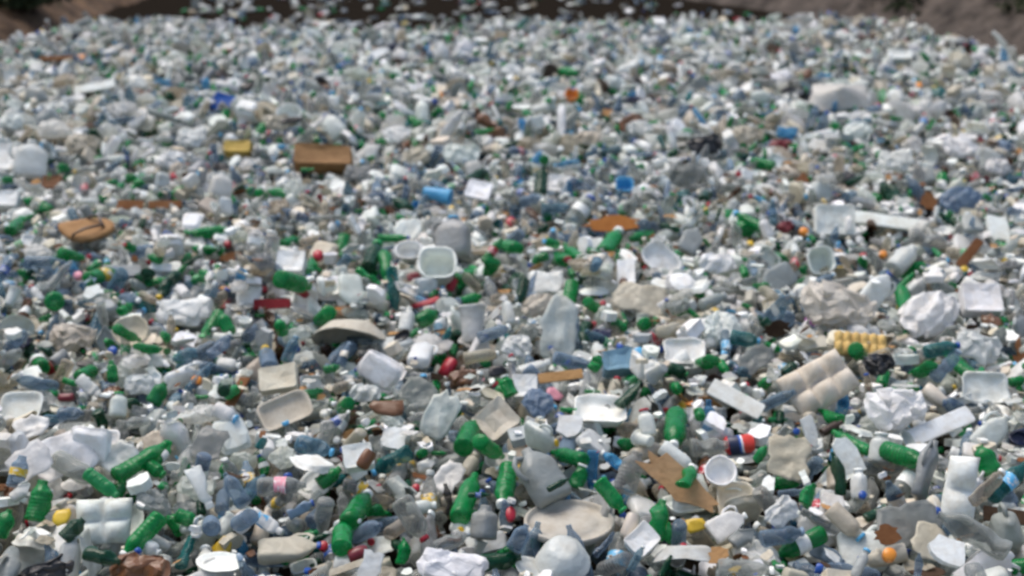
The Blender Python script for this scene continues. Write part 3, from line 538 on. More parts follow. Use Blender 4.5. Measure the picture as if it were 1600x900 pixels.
 ('plastic_tub', 1280, 410, 46, 42, 100, 'W', dict(lm='white tub on its side', tau=60)), ('white_bottle', 1412, 404, 52, 34, 45, 'W', {}), ('plastic_scrap', 1172, 381, 15, 13, 0, 'YL', {}), ('plastic_scrap', 1313, 420, 15, 13, 0, 'YL', {}), ('plastic_scrap', 1507, 421, 16, 13, 0, 'YL', {}), ('plastic_scrap', 1380, 397, 16, 14, 0, 'OR', {}), ('plastic_scrap', 1256, 361, 18, 14, 0, 'OR', {}), ('plastic_bag', 1228, 354, 26, 20, 30, 'DR', {}), ('cardboard_piece', 1253, 286, 36, 18, 55, 'BR', {}), ('cardboard_piece', 1245, 331, 28, 20, 60, 'BR', {}), ('cardboard_piece', 1452, 315, 38, 24, 70, 'BR', {}), ('wooden_board', 1515, 396, 62, 14, 50, 'BR', dict(lm='brown stick')), ('drink_can', 1427, 410, 24, 20, 0, 'DB', {}), ('plastic_bag', 1120, 411, 60, 34, 0, 'W', {}), ('plastic_bag', 1230, 207, 36, 20, 0, 'CY', {}), ('plastic_bag', 1074, 272, 66, 40, 5, 'GY', dict(lm='pale dome of film')), ('plastic_bag', 1500, 312, 70, 40, 5, 'BL', {}), ('plastic_jug', 1080, 375, 46, 34, 60, 'GY', {}), ('clear_bottle', 1455, 375, 64, 30, -20, 'GY', {}), ('foam_piece', 1560, 360, 34, 44, 0, 'W', {}),
]
for x, y, L, a in ((148, 213, 16, 1), (233, 206, 32, 0), (107, 266, 18, 1), (220, 281, 20, 1), (58, 320, 22, 1), (25, 352, 20, 1), (365, 313, 36, 0), (365, 339, 22, 0), (318, 363, 24, 1), (322, 390, 22, 1), (300, 408, 40, 0), (283, 422, 26, 0), (115, 402, 20, 1), (35, 432, 22, 1), (160, 430, 26, 1), (225, 432, 26, 1), (243, 440, 34, 0), (262, 446, 22, 1), (460, 442, 28, 1), (497, 420, 20, 0), (486, 418, 22, 1), (455, 378, 20, 1), (440, 303, 18, 1), (410, 305, 16, 1), (757, 205, 32, 0), (800, 225, 28, 0), (595, 222, 26, 0), (745, 276, 20, 1), (627, 318, 24, 1), (845, 292, 22, 1), (602, 337, 22, 0), (615, 372, 50, 0), (583, 400, 26, 1), (575, 432, 46, 0), (605, 420, 24, 1), (770, 392, 48, 0), (797, 386, 26, 1), (725, 430, 28, 1), (756, 425, 30, 1), (880, 406, 28, 1), (898, 397, 22, 1), (955, 378, 28, 1), (1003, 372, 22, 1), (815, 458, 18, 1), (1050, 357, 38, 0), (1177, 229, 22, 0), (1336, 282, 32, 0), (1392, 304, 28, 1), (1152, 345, 30, 1), (1123, 333, 26, 0), (1103, 306, 16, 1), (1172, 346, 20, 1), (1480, 345, 34, 0), (1415, 440, 42, 0), (1215, 405, 22, 1), (1420, 426, 26, 1), (1190, 255, 16, 1), (338, 111, 17, 1), (885, 113, 20, 1), (1162, 188, 20, 0), (1132, 146, 14, 1), (1087, 163, 16, 0), (500, 88, 14, 0), (268, 158, 16, 1), (150, 213, 16, 1), (1470, 292, 18, 1), (980, 238, 22, 0), (700, 300, 18, 0), (480, 265, 18, 0), (560, 330, 20, 0), (1250, 440, 22, 0), (1170, 480, 24, 0), (1085, 492, 26, 0), (1105, 380, 20, 0), (850, 250, 16, 1), (1350, 240, 16, 0), (470, 212, 16, 0), (410, 200, 14, 1), (90, 300, 16, 0), (535, 385, 20, 1), (680, 180, 14, 1), (930, 190, 14, 1), (1290, 110, 14, 0), (620, 120, 12, 1), (960, 80, 12, 1), (1100, 60, 12, 1)):
    HERO.append(('green_bottle', x, y, L, 0, float(rng.uniform(-60, 70)), 'GN' if rng.random() < .8 else 'DG', dict(end=1) if a else {}))
HERO += [
 ('foam_block', 348, 163, 34, 30, 70, 'SB', dict(col=(.008, .075, .33), lm='saturated blue box')), ('plastic_tub', 453, 180, 42, 30, 0, 'W', dict(lm='white tub over a black patch')), ('plastic_bag', 456, 188, 36, 10, 8, 'BK', {}), ('plastic_scrap', 690, 150, 18, 14, 0, 'OR', dict(lm='orange scrap in the distance')), ('plastic_tub', 893, 149, 22, 18, 0, 'OR', dict(lm='orange tub')), ('plastic_scrap', 427, 136, 14, 12, 0, 'OR', {}), ('plastic_scrap', 573, 128, 13, 13, 0, 'YL', {}),
 ('plastic_jug', 690, 80, 32, 30, 90, 'W', dict(lm='white drum standing in the distance')), ('plastic_jug', 726, 76, 32, 30, 60, 'W', dict(lm='tilted white drum in the distance')), ('foam_piece', 590, 86, 40, 16, 35, 'W', {}), ('wooden_board', 148, 136, 62, 14, 14, 'W', dict(mat='foam')), ('plastic_bag', 185, 172, 38, 26, 0, 'W', {}), ('plastic_scrap', 128, 88, 14, 10, 0, 'OR', {}), ('wooden_board', 88, 91, 52, 8, 2, 'BR', {}), ('plastic_bag', 388, 134, 20, 14, 0, 'BK', {}), ('plastic_bag', 18, 117, 32, 10, 0, 'BK', {}), ('plastic_bag', 1469, 148, 30, 22, 0, 'TE', dict(lm='dark teal bundle', col=(.01, .11, .10))), ('plastic_scrap', 1437, 134, 15, 13, 0, 'OR', {}), ('plastic_bag', 992, 156, 32, 12, -8, 'NV', {}), ('plastic_bag', 1100, 92, 34, 30, 0, 'W', {}), ('plastic_bag', 1005, 95, 38, 22, 0, 'W', {}), ('foam_block', 1405, 89, 38, 16, 0, 'W', dict(lm='white slab by the right bank')), ('plastic_bag', 1235, 142, 32, 12, -10, 'BK', {}),
 ('plastic_tarp', 1312, 152, 96, 48, 0, 'CR', dict(mat='milky', col=(.68, .66, .6), lm='tent of crumpled cream film')), ('cardboard_piece', 1418, 202, 18, 16, 0, 'BR', {}), ('cardboard_piece', 950, 176, 20, 14, 0, 'TN', {}),
]
HERO += [('plastic_bag', x, y, L, L*.6, a, c, {}) for x, y, L, a, c in ((300, 215, 46, 10, 'W'), (270, 250, 50, 0, 'W'), (620, 210, 50, 10, 'W'), (720, 240, 60, -10, 'W'), (650, 245, 50, 10, 'CR'), (130, 225, 56, 0, 'CR'), (560, 270, 44, 0, 'GY'), (1000, 200, 44, 0, 'W'), (1170, 210, 50, 0, 'CR'), (1400, 250, 56, 10, 'W'), (1500, 230, 60, -10, 'W'), (1340, 205, 50, 0, 'W'), (1560, 260, 44, 0, 'W'), (210, 130, 40, 0, 'W'), (800, 110, 34, 0, 'W'), (960, 130, 36, 0, 'W'), (520, 130, 40, 0, 'W'), (1220, 120, 34, 0, 'W'), (1500, 95, 44, -20, 'CR'), (90, 170, 40, 0, 'W'), (20, 190, 40, 0, 'W'), (430, 190, 44, 0, 'CR'), (920, 215, 40, 0, 'CR'))]

# ------------------------------------------------------------------ the drift: items are dropped one after another onto a height map
G = 0.025; GX0, GY0 = -9.0, 2.4; NXg, NYg = 720, 1020
Hm = np.zeros((NXg, NYg)); HF = np.zeros((NXg, NYg), bool)
gx = GX0 + (np.arange(NXg) + .5)*G; gy = GY0 + (np.arange(NYg) + .5)*G
XX, YY = np.meshgrid(gx, gy, indexing='ij')
Hm += 0.05*np.sin(XX*1.1 + YY*.5) * np.sin(YY*.8 - XX*.35) + 0.03*np.sin(XX*2.7 + 1)*np.sin(YY*2.1)
Hm *= np.clip((26 - YY)/6, 0.2, 1); Hm += .06
ITEMS = []
def basis(axis, nrm):
    u = axis/np.linalg.norm(axis); n = nrm - u*(nrm @ u); n /= np.linalg.norm(n) + 1e-9
    return np.column_stack([u, np.cross(n, u), n])
def profile(P):
    ij = np.floor(P[:, :2]/G).astype(int); mn = ij.min(0); k = ij - mn
    key = k[:, 0]*4096 + k[:, 1]; o = np.argsort(key, kind='stable'); ks = key[o]; st = np.flatnonzero(np.r_[True, ks[1:] != ks[:-1]])
    z = P[o, 2]; return ij[o][st], np.minimum.reduceat(z, st), np.maximum.reduceat(z, st)
def rest(d, soft): 
    k = int(len(d)*soft); k = min(k, len(d) - 1); return np.partition(d, k)[k]
def x_left(y): return -6.85 + .008*y
def x_right(y): return max(-5.4, 7.3 - .019*max(0, y - 15)**2)
def y_far(x): return 22.3 + 1.6*np.clip((x + 3)/5, 0, 1) + 3*np.clip(-x - 5, 0, 1)
hero_px = []
HERO = [('bottle_cap', h[1], h[2], h[3]*.78, h[4]*.78, 0, h[6], dict(h[7], tau=40)) if h[0] == 'plastic_scrap' and h[2] > 250 and (h[3] <= 20 or 'cap' in str(h[7].get('lm'))) and h[6] != 'BK' else h for h in HERO]

def pick(kind, hi, vi=None):
    L = LIB[kind, hi]; return L[int(rng.integers(len(L))) if vi is None else vi % len(L)]
MIX = (('clear_bottle', 23), ('blue_bottle', 11), ('white_bottle', 9), ('green_bottle', 13), ('plastic_jug', 3.5), ('plastic_cup', 5.5), ('plastic_tub', 2.5), ('foam_tray', 2), ('foam_plate', 1), ('foam_bowl', 2),
       ('takeout_box', 1.4), ('foam_piece', 11), ('foam_block', 2), ('plastic_sheet', 7), ('plastic_bag', 7), ('plastic_scrap', 6), ('bottle_cap', 1.5), ('cardboard_piece', 1.0), ('wooden_board', .5), ('drink_can', .6))
MK = [m[0] for m in MIX]; MW = np.array([m[1] for m in MIX], float)
MPH = rng.uniform(0, 6.28, (len(MK), 2)); MFR = rng.uniform(.5, 1.6, (len(MK), 2))
def mix_at(x, y):
    w_ = MW*np.exp(.55*np.sin(MFR[:, 0]*x + MPH[:, 0])*np.sin(MFR[:, 1]*y + MPH[:, 1])*1.4); return MK[int(rng.choice(len(MK), p=w_/w_.sum()))]
def colours(kind):
    r = rng.random()
    if kind == 'green_bottle': k = 'GN' if r < .6 else 'DG' if r < .8 else 'LG' if r < .93 else 'TE'
    elif kind == 'clear_bottle': k = 'CL' if r < .55 else 'GY' if r < .76 else 'CR' if r < .92 else 'BL' if r < .955 else 'BR'  # brown ones are soiled bottles, also imitating shaded gaps by colour
    elif kind == 'blue_bottle': k = 'BL' if r < .7 else 'ST' if r < .88 else 'TE' if r < .92 else 'CY'
    elif kind == 'plastic_scrap' or kind == 'bottle_cap': k = str(rng.choice(['W', 'RD', 'SB', 'YL', 'OR', 'CY', 'DR', 'PK', 'BK', 'GN', 'NV', 'TE', 'CR', 'BR'], p=[.2, .14, .11, .06, .05, .07, .07, .04, .07, .06, .04, .02, .04, .03]))
    elif kind in ('cardboard_piece', 'wooden_board'): k = str(rng.choice(['TN', 'BR', 'DB', 'CR']))
    elif kind == 'drink_can': k = str(rng.choice(['RD', 'GY', 'NV', 'DR', 'GN']))
    elif kind == 'plastic_bag': k = 'W' if r < .62 else 'CR' if r < .78 else 'GY' if r < .92 else str(rng.choice(['BK', 'NV', 'BL', 'BR', 'DB', 'BR']))  # brown and dark brown bags imitate shaded gaps in the pile
    elif kind == 'plastic_cup': k = 'W' if r < .6 else 'GY' if r < .85 else str(rng.choice(['RD', 'CY', 'BL', 'CR']))
    else: k = 'W' if r < .72 else 'CR' if r < .86 else 'GY' if r < .975 or kind not in ('plastic_sheet', 'foam_piece') else 'DB'  # dark brown sheets and foam are coloured to imitate shaded gaps
    return k
def part_cols(kind, opts, key):
    """which cap and label an item still has, and their colours"""
    pc = {}
    if 'cap' in opts: pc['cap'] = opts['cap']
    else: pc['cap'] = None if rng.random() < .5 else str(rng.choice(['W', 'SB', 'CY', 'RD', 'GN', 'YL', key], p=[.42, .14, .05, .06, .06, .02, .25]))
    if 'lab' in opts: pc['label_band'] = opts['lab']
    else: pc['label_band'] = None if rng.random() < .87 else str(rng.choice(['W', 'SB', 'RD', 'GN', 'CY', 'YL', 'CR'], p=[.34, .16, .14, .12, .1, .06, .08]))
    return pc
def add(kind, v, M, loc, key, opts, hero=False):
    it = dict(kind=kind, v=v, M=M, loc=np.array(loc), key=key, col=opts.get('col') or jit(key), pc=part_cols(kind, opts, key), hero=hero, lm=opts.get('lm'), mat=opts.get('mat'), logo=opts.get('logo'))
    ITEMS.append(it); return it

def fill(n, y0, y1, cand, late=False, far=False, small=1):
    done = 0
    hp = np.array([(h[0], h[1], h[2], h[3]) for h in hero_px]) if late else None
    a0 = .36*y0 + 1.0; a1 = .36*y1 + 1.0
    for _ in range(n):
        t = rng.random(); y = y0 + (y1 - y0)*(math.sqrt(a0*a0 + t*(a1*a1 - a0*a0)) - a0)/(a1 - a0)
        hw = .375*y + 1.0; x = rng.uniform(-hw, hw)
        if not (x_left(y) - .75 < x < x_right(y) + .45) or y > y_far(x) + .7 + rng.normal(0, .5): continue
        hi = 0 if y > 11.5 else 1
        kind = 'green_bottle' if (y > 8.5 and small == 1 and rng.random() < (.07 if y < 12 else .13)) else mix_at(x, y) if small == 1 else str(rng.choice(['plastic_scrap', 'foam_piece', 'plastic_sheet', 'cardboard_piece'], p=[.32, .32, .2, .16])); v = pick(kind, hi)
        s = rng.uniform(.68, 1.08)*(1 if 'bottle' in kind else .8)*small
        if y > 13 and small == 1: s *= 1.2 + (.4 if kind in ('foam_piece', 'plastic_sheet', 'plastic_bag', 'white_bottle') else 0)
        if kind == 'green_bottle': s *= .7
        
        yaw = rng.uniform(0, 2*math.pi); flat = K[kind][3]
        toward = not flat and rng.random() < (.6 if kind == 'green_bottle' else .34)
        if flat:
            tl = abs(rng.normal(0, R(28))) if rng.random() < .75 else rng.uniform(R(40), R(110)); az = rng.uniform(0, 6.28)
            nn = np.array([math.sin(tl)*math.cos(az), math.sin(tl)*math.sin(az), math.cos(tl)]); 
            if rng.random() < .4: nn = -nn
            B = basis(np.array([math.cos(yaw), math.sin(yaw), rng.normal(0, .2)]), nn)
        else:
            p = rng.normal(0, R(16)) if rng.random() < .72 else rng.choice([-1, 1])*rng.uniform(R(30), R(75))
            if toward: yaw = math.pi/2 + rng.normal(0, R(28)); p = rng.uniform(R(-8), R(50))   # base towards the camera's shore, neck away
            if toward and rng.random() < .3: yaw += math.pi
            ro = rng.uniform(0, 6.28)
            ax = np.array([math.cos(yaw)*math.cos(p), math.sin(yaw)*math.cos(p), math.sin(p)])
            B = basis(ax, np.array([math.sin(ro)*-math.sin(yaw), math.sin(ro)*math.cos(yaw), math.cos(ro)]) + 1e-3)
        M = B*s*(np.array([.66, 1.12, 1.12]) if kind == 'green_bottle' else 1); c, bo, tp = profile(v['pts'] @ M.T)
        best = None
        for k in range(cand):
            ox, oy = (rng.integers(-12, 13, 2) if k else (0, 0))
            ci = int((x - GX0)/G) + ox; cj = int((y - GY0)/G) + oy
            I, J = c[:, 0] + ci, c[:, 1] + cj
            if I.min() < 0 or J.min() < 0 or I.max() >= NXg or J.max() >= NYg: continue
            if late and HF[I, J].mean() > .12: continue
            z = rest(Hm[I, J] - bo, .86)
            if late:
                q = (GX0 + ci*G, GY0 + cj*G, z); px, py = to_px(q); dq = depth(q); r = FPX/dq*.5*float(v['ext'].max())*s*.6
                if ((np.hypot(hp[:, 0] - px, (hp[:, 1] - py)*1.3) < hp[:, 2]*.5 + r) & (hp[:, 3] > dq - .15)).any(): continue
            if best is None or z < best[0]: best = (z, ci, cj, I, J)
        if best is None: continue
        z, ci, cj, I, J = best
        Hm[I, J] = np.maximum(Hm[I, J], z + tp)
        add(kind, v, M, (GX0 + ci*G, GY0 + cj*G, z), colours(kind) if small == 1 or kind == 'cardboard_piece' or rng.random() < .3 else 'W' if rng.random() < .6 else 'CR', {})
        done += 1
    return done

def place_hero(h):
    kind, px, py, L, W, ang, key, o = h
    v = pick(kind, 1 if py > 150 or kind in UNIQUE else 0, o.get('var'))
    flat = K[kind][3]; loc = on_plane(px, py, .28)
    if loc[1] > 26.5 or abs(loc[0]) > 8.6: return
    al = R(ang); end = o.get('end')
    tau = R(o.get('tau', 42 if flat else 20 + 38*abs(math.sin(al))))
    U = np.array([0, math.cos(tau), math.sin(tau)]); Nn = np.array([0, -math.sin(tau), math.cos(tau)])
    if end:
        e1 = rng.uniform(R(5), R(45)); e2 = rng.normal(0, R(22)); sg = 1 if rng.random() < .8 else -1
        B = basis(sg*np.array([math.sin(e2), math.cos(e2)*math.cos(e1), -math.sin(e1)*sg*rng.choice([1, 1, -.3])]), np.array([.2, .3, 1.0]))
    else:
        B = basis(math.cos(al)*RT + math.sin(al)*U, Nn if flat else Nn*math.cos(1.0) + RT*rng.normal(0, .6))
    z = .28
    for _ in range(3):
        loc = on_plane(px, py, z); mpp = depth(loc)/FPX; e = v['ext']
        if end: sx = sy = sz = L*mpp/max(e[1], e[2]); sx *= .9
        else:
            sx = L*mpp/e[0]; sy = (W*mpp/e[1]) if W else sx; sz = sx if flat else sy
            if flat and W: sy /= max(.6, math.sin(min(math.pi/2, tau + R(18)))) if tau < math.pi/2 else .75
            if flat: sz = min(sx, sy) if kind not in ('foam_block',) else (sx + sy)/2
            if flat == 0 and W: sy = sz = W*mpp/max(e[1], e[2])
        M = B*np.array([sx, sy, sz])
        P = v['pts'] @ M.T + [loc[0], loc[1], 0]
        c, bo, tp = profile(P - [GX0, GY0, 0]); c = np.clip(c, 0, [NXg - 1, NYg - 1])
        z = rest(Hm[c[:, 0], c[:, 1]] - bo, .72 if L < 40 else .88)
    loc = on_plane(px, py, z)
    Hm[c[:, 0], c[:, 1]] = np.maximum(Hm[c[:, 0], c[:, 1]], z + tp); HF[c[:, 0], c[:, 1]] = True
    if kind in ('plastic_sheet', 'plastic_bag') and key in ('W', 'CR') and 'mat' not in o: o = dict(o, mat='milky')
    it = add(kind, v, M, loc, key, o, True); hero_px.append((px, py, max(L, W), depth(loc)))

n0 = fill(4300, 3.9, 8.0, 9) + fill(4500, 8.0, 11.5, 7) + fill(6000, 11.5, 16, 4, far=True) + fill(9500, 16, 24.6, 3, far=True)
for h in sorted(HERO, key=lambda h: -h[3]*max(h[4], .5*h[3])): place_hero(h)
# what lay heaped in front of the larger things is not there in the photo
hb = np.array([h for h in hero_px if h[2] >= 24])
def hides(it):
    if it['hero'] or it['loc'][1] > 22: return False
    px, py = to_px(it['loc']); d = depth(it['loc'])
    return bool(((np.hypot(hb[:, 0] - px, (hb[:, 1] - py)*1.5) < hb[:, 2]*.44) & (hb[:, 3] > d + .03)).any())
ITEMS = [it for it in ITEMS if not hides(it)]
n1 = fill(1000, 3.9, 8.0, 9, True) + fill(1300, 8.0, 11.5, 7, True) + fill(1200, 11.5, 17, 4, True) + fill(1900, 3.9, 8, 3, True, small=.42) + fill(1500, 8, 12, 3, True, small=.5)
# scattered litter drifting on the dark water beyond the drift
for _ in range(1800):
    y = 22 + 10*rng.random()**1.25; x = rng.uniform(-6.3, 4.5)
    if x > x_right(y) - .2: continue
    kind = mix_at(x, y); v = pick(kind, 0); yaw = rng.uniform(0, 6.28)
    B = basis(np.array([math.cos(yaw), math.sin(yaw), rng.normal(0, .1)]), np.array([rng.normal(0, .25), rng.normal(0, .25), 1]))
    if rng.random() < (.8 if y < 23.6 else .4 if x < -2.5 else .16): add(kind, v, B, (x, y, .03), colours(kind), {})
print('items', len(ITEMS), n0, n1, 'pile', [round(float(Hm[(YY > a) & (YY < a + 2) & (abs(XX) < .3*a)].mean()), 2) for a in (4, 6, 8, 10, 13, 18)])

# ------------------------------------------------------------------ the setting: water and banks
from mathutils import noise as mnoise
def np_mesh(name, V, T, mats, mi=None, tint=None, smooth=None):
    me = bpy.data.meshes.new(name); n = len(T)
    me.vertices.add(len(V)); me.vertices.foreach_set('co', np.ascontiguousarray(V, dtype=np.float32).ravel())
    me.loops.add(3*n); me.loops.foreach_set('vertex_index', np.ascontiguousarray(T, dtype=np.int32).ravel())
    me.polygons.add(n); me.polygons.foreach_set('loop_start', np.arange(0, 3*n, 3, dtype=np.int32))
    me.polygons.foreach_set('use_smooth', np.ones(n, bool) if smooth is None else smooth)
    for m in mats: me.materials.append(MAT[m] if isinstance(m, str) else m)
    if mi is not None: me.polygons.foreach_set('material_index', mi.astype(np.int32))
    me.update(calc_edges=True)
    at = me.attributes.new('tint', 'FLOAT_COLOR', 'FACE')
    t = np.ones((n, 4), np.float32)
    if tint is not None: t[:, :3] = tint
    at.data.foreach_set('color', t.ravel())
    return me
def tag(o, label, cat, group=None, kind=None):
    o['label'] = label; o['category'] = cat
    if group: o['group'] = group
    if kind: o['kind'] = kind
    return o
def link(name, me, parent=None):
    o = bpy.data.objects.new(name, me); COL.objects.link(o)
    if parent: o.parent = parent
    return o
def earth(name, c1, c2, sc, bump):
    m, t, N, L, P, O = nodes_of(name)
    ge = N.new('ShaderNodeNewGeometry'); a = N.new('ShaderNodeTexNoise'); a.inputs['Scale'].default_value = sc; a.inputs['Detail'].default_value = 8; a.inputs['Roughness'].default_value = .7
    L.new(ge.outputs['Position'], a.inputs['Vector'])
    r = N.new('ShaderNodeValToRGB'); r.color_ramp.elements[0].position = .35; r.color_ramp.elements[1].position = .7
    r.color_ramp.elements[0].color = c1 + (1,); r.color_ramp.elements[1].color = c2 + (1,)
    L.new(a.outputs['Fac'], r.inputs[0]); L.new(r.outputs[0], P.inputs['Base Color']); P.inputs['Roughness'].default_value = .9; P.inputs['Specular IOR Level'].default_value = .2
    b = N.new('ShaderNodeBump'); b.inputs['Strength'].default_value = bump; b.inputs['Distance'].default_value = .08; L.new(a.outputs['Fac'], b.inputs['Height']); L.new(b.outputs[0], P.inputs['Normal'])
    return m
M_WATER, _t, _N, _L, _P, _O = nodes_of('murky water')
_P.inputs['Base Color'].default_value = (.016, .013, .010, 1); _P.inputs['Roughness'].default_value = .45; _P.inputs['Specular IOR Level'].default_value = 0
_n = _N.new('ShaderNodeTexNoise'); _n.inputs['Scale'].default_value = 6; _b = _N.new('ShaderNodeBump'); _b.inputs['Strength'].default_value = .3; _b.inputs['Distance'].default_value = .03
_g = _N.new('ShaderNodeNewGeometry'); _L.new(_g.outputs['Position'], _n.inputs['Vector']); _L.new(_n.outputs['Fac'], _b.inputs['Height']); _L.new(_b.outputs[0], _P.inputs['Normal'])
M_MUD = earth('brown earth bank', (.025, .015, .009), (.21, .13, .075), 2.2, .8)
M_ROCK = earth('grey stony bank', (.026, .021, .017), (.15, .122, .1), 3.0, .9)
V = np.array([[-400, -60, 0], [400, -60, 0], [400, 600, 0], [-400, 600, 0]], float)
tag(link('water', np_mesh('water', V, np.array([[0, 1, 2], [0, 2, 3]]), [M_WATER])), 'dark murky water under and beyond the floating rubbish', 'water', kind='structure')

def bank(name, side, mat, label):
    ys = np.concatenate([np.arange(-6, 14, 1.0), np.arange(14, 40, .22), np.arange(40, 60, 2.0), np.array([80, 150, 400])])
    us = np.concatenate([np.linspace(-.5, 4.5, 44), np.array([5.5, 7, 10, 20, 60, 300])])
    V = np.zeros((len(ys), len(us), 3))
    for i, y in enumerate(ys):
        f = x_left(y) - 1.15 if side < 0 else x_right(y) + .75
        for j, u in enumerate(us):
            z = -.3 + (u + .5)*.62 if u < 4.5 else 2.8 + .01*(u - 4.5)
            x = f + side*u
            n = mnoise.fractal(Vector((x*.9, y*.9, side)), 1.0, 2.0, 5)
            # gullies running down the slope, slanting as the photo shows
            g = abs(mnoise.noise(Vector(((y - .55*u)*1.5, u*.22, 4.0 + side))))
            z += .26*n + .07*mnoise.noise(Vector((x*5, y*5, 2))) + (.26*g if side > 0 else .16*g)*(1 if u > -.2 else 0)
            V[i, j] = (x + side*.25*n, y, z)
    a = np.arange(len(ys)*len(us)).reshape(len(ys), len(us)); p, q, r, s = a[:-1, :-1].ravel(), a[:-1, 1:].ravel(), a[1:, 1:].ravel(), a[1:, :-1].ravel()
    T = np.concatenate([np.stack([p, q, r], 1), np.stack([p, r, s], 1)]); T = T if side > 0 else T[:, ::-1]
    tag(link(name, np_mesh(name, V.reshape(-1, 3), T, [mat])), label, 'bank', kind='structure')
    return V
VL = bank('terrain', -1, M_MUD, 'brown earth bank rising on the left of the water')
VR = bank('terrain', 1, M_ROCK, 'grey stony bank with slanting gullies on the right')

M_LEAF = earth('dark leaves', (.012, .02, .008), (.045, .055, .022), 9, .1)
M_STEM = earth('woody stem', (.03, .02, .012), (.09, .06, .04), 12, .3)
def bush(x, y, z, r, h, label):
    root = bpy.data.objects.new('shrub', None); COL.objects.link(root); root.location = (x, y, z)
    tag(root, label, 'shrub', 'shrubs on the banks')
    n = 1500; d = rng.normal(size=(n, 3)); d /= np.linalg.norm(d, axis=1)[:, None]; d[:, 2] = np.abs(d[:, 2])
    lobes = np.array([mnoise.noise(Vector(tuple(v*1.7)) + Vector((x, y, 0))) for v in d]); rr = rng.random(n)**.45*(1 + .55*lobes)
    c = d*rr[:, None]*[r, r, h] + [0, 0, .1]
    a = rng.normal(size=(n, 3)); a /= np.linalg.norm(a, axis=1)[:, None]; b = np.cross(a, rng.normal(size=(n, 3))); b /= np.linalg.norm(b, axis=1)[:, None]
    s = rng.uniform(.05, .11, (n, 1)); Vv = np.stack([c - a*s, c + b*s*.45, c + a*s, c - b*s*.45], 1).reshape(-1, 3); i = np.arange(n)*4
    link('foliage', np_mesh('foliage', Vv, np.concatenate([np.stack([i, i + 1, i + 2], 1), np.stack([i, i + 2, i + 3], 1)]), [M_LEAF]), root)
    st = join(*[tube([(0, 0, -.2), (math.cos(q)*r*.25, math.sin(q)*r*.25, h*.4), (math.cos(q)*r*.6, math.sin(q)*r*.6, h*.8)], .025, 5) for q in np.linspace(0, 5.5, 5)])
    link('stem', np_mesh('stem', *st, [M_STEM]), root)
for x, u0, y, r, h, lb in ((-1, 1.6, 17.4, .8, .8, 'dark shrub nearest the camera on the left earth bank'), (-1, 2.1, 19.3, .9, .9, 'wide dark shrub halfway along the left earth bank'), (-1, 1.7, 24.6, .8, .6, 'low shrub where the left bank meets the far dark water'),
                        (1, 2.2, 19.2, 1.0, .9, 'dark shrub at the right edge on the stony bank'), (1, 2.3, 21.2, .9, .8, 'shrub beside the edge one on the stony right bank'), (1, 2.6, 23.8, .9, .8, 'shrub furthest back on the stony right bank')):
    f = (x_left(y) if x < 0 else x_right(y)) + x*u0
    VV = VL if x < 0 else VR; dd = np.hypot(VV[..., 0] - f, VV[..., 1] - y); z = VV[..., 2].ravel()[dd.argmin()]
    bush(f, y, z, r, h, lb)

def undergrowth(VV, zlo, label, n):
    P = VV[20:-8, :50].reshape(-1, 3); P = P[(P[:, 1] > 12) & (P[:, 1] < 45)]
    nz = np.array([mnoise.noise(Vector(tuple(p*.55))) for p in P]); P = P[P[:, 2] > zlo - .9*nz]
    c = P[rng.integers(len(P), size=n)] + rng.normal(0, .12, (n, 3)) + [0, 0, .08]
    a = rng.normal(size=(n, 3)) + [0, 0, .8]; a /= np.linalg.norm(a, axis=1)[:, None]; b = np.cross(a, rng.normal(size=(n, 3))); b /= np.linalg.norm(b, axis=1)[:, None]
    s = rng.uniform(.05, .16, (n, 1)); Vv = np.stack([c - a*s, c + b*s*.3, c + a*s, c - b*s*.3], 1).reshape(-1, 3); i = np.arange(n)*4
    tag(link('undergrowth', np_mesh('undergrowth', Vv, np.concatenate([np.stack([i, i + 1, i + 2], 1), np.stack([i, i + 2, i + 3], 1)]), [M_LEAF])), label, 'undergrowth', kind='stuff')
undergrowth(VL, 1.15, 'dark scrubby undergrowth covering the upper left bank', 26000)
undergrowth(VR, .7, 'dark scrubby undergrowth covering the upper right bank', 34000)

# ------------------------------------------------------------------ which items show largest: rays from the camera against the near part of the drift
def part_list(it): return [p for p in it['v']['parts'] if p[0] not in ('cap', 'label_band') or it['pc'].get(p[0])]
bV, bT, own, o = [], [], [], 0
for k, it in enumerate(ITEMS):
    it['hits'] = 0; it['pv'] = {}
    if it['loc'][1] > 13.8 and not it['hero']: continue
    for q, p in enumerate(part_list(it)):
        bV.append(p[1] @ it['M'].T + it['loc']); bT.append(p[2] + o); o += len(p[1]); own.append(np.full(len(p[2]), k*8 + q))
own = np.concatenate(own)
bvh = BVHTree.FromPolygons(np.concatenate(bV).tolist(), np.concatenate(bT).tolist(), all_triangles=True)
orig = Vector(CAM)
for py in np.arange(2, 900, 4.0):
    for px in np.arange(2, 1600, 4.0):
        h = bvh.ray_cast(orig, Vector(ray(px, py)))
        if h[2] is None: continue
        k, q = divmod(int(own[h[2]]), 8); it = ITEMS[k]; it['hits'] += 1
        it['sx'] = it.get('sx', 0) + px; it['sy'] = it.get('sy', 0) + py
        nm = part_list(it)[q][0]; it['pv'][nm] = it['pv'].get(nm, 0) + 1
del bvh
for it in ITEMS:
    it['px'], it['py'] = (it['sx']/it['hits'], it['sy']/it['hits']) if it['hits'] else to_px(it['loc'])
CHOSEN = []
for kind in K:
    c = [it for it in ITEMS if it['kind'] == kind and (it['hits'] >= 2 or (it['hero'] and (it['hits'] or it['lm'])))]
    c.sort(key=lambda it: -(it['hits'] + (1e6 if it['lm'] else 0)))
    CHOSEN += c[:295]
for it in CHOSEN: it['one'] = True
print('shown one by one', len(CHOSEN), 'hits of the rest', sum(i['hits'] for i in ITEMS if not i.get('one')), [(i['lm']) for i in ITEMS if i['lm'] and i['hits'] < 4])

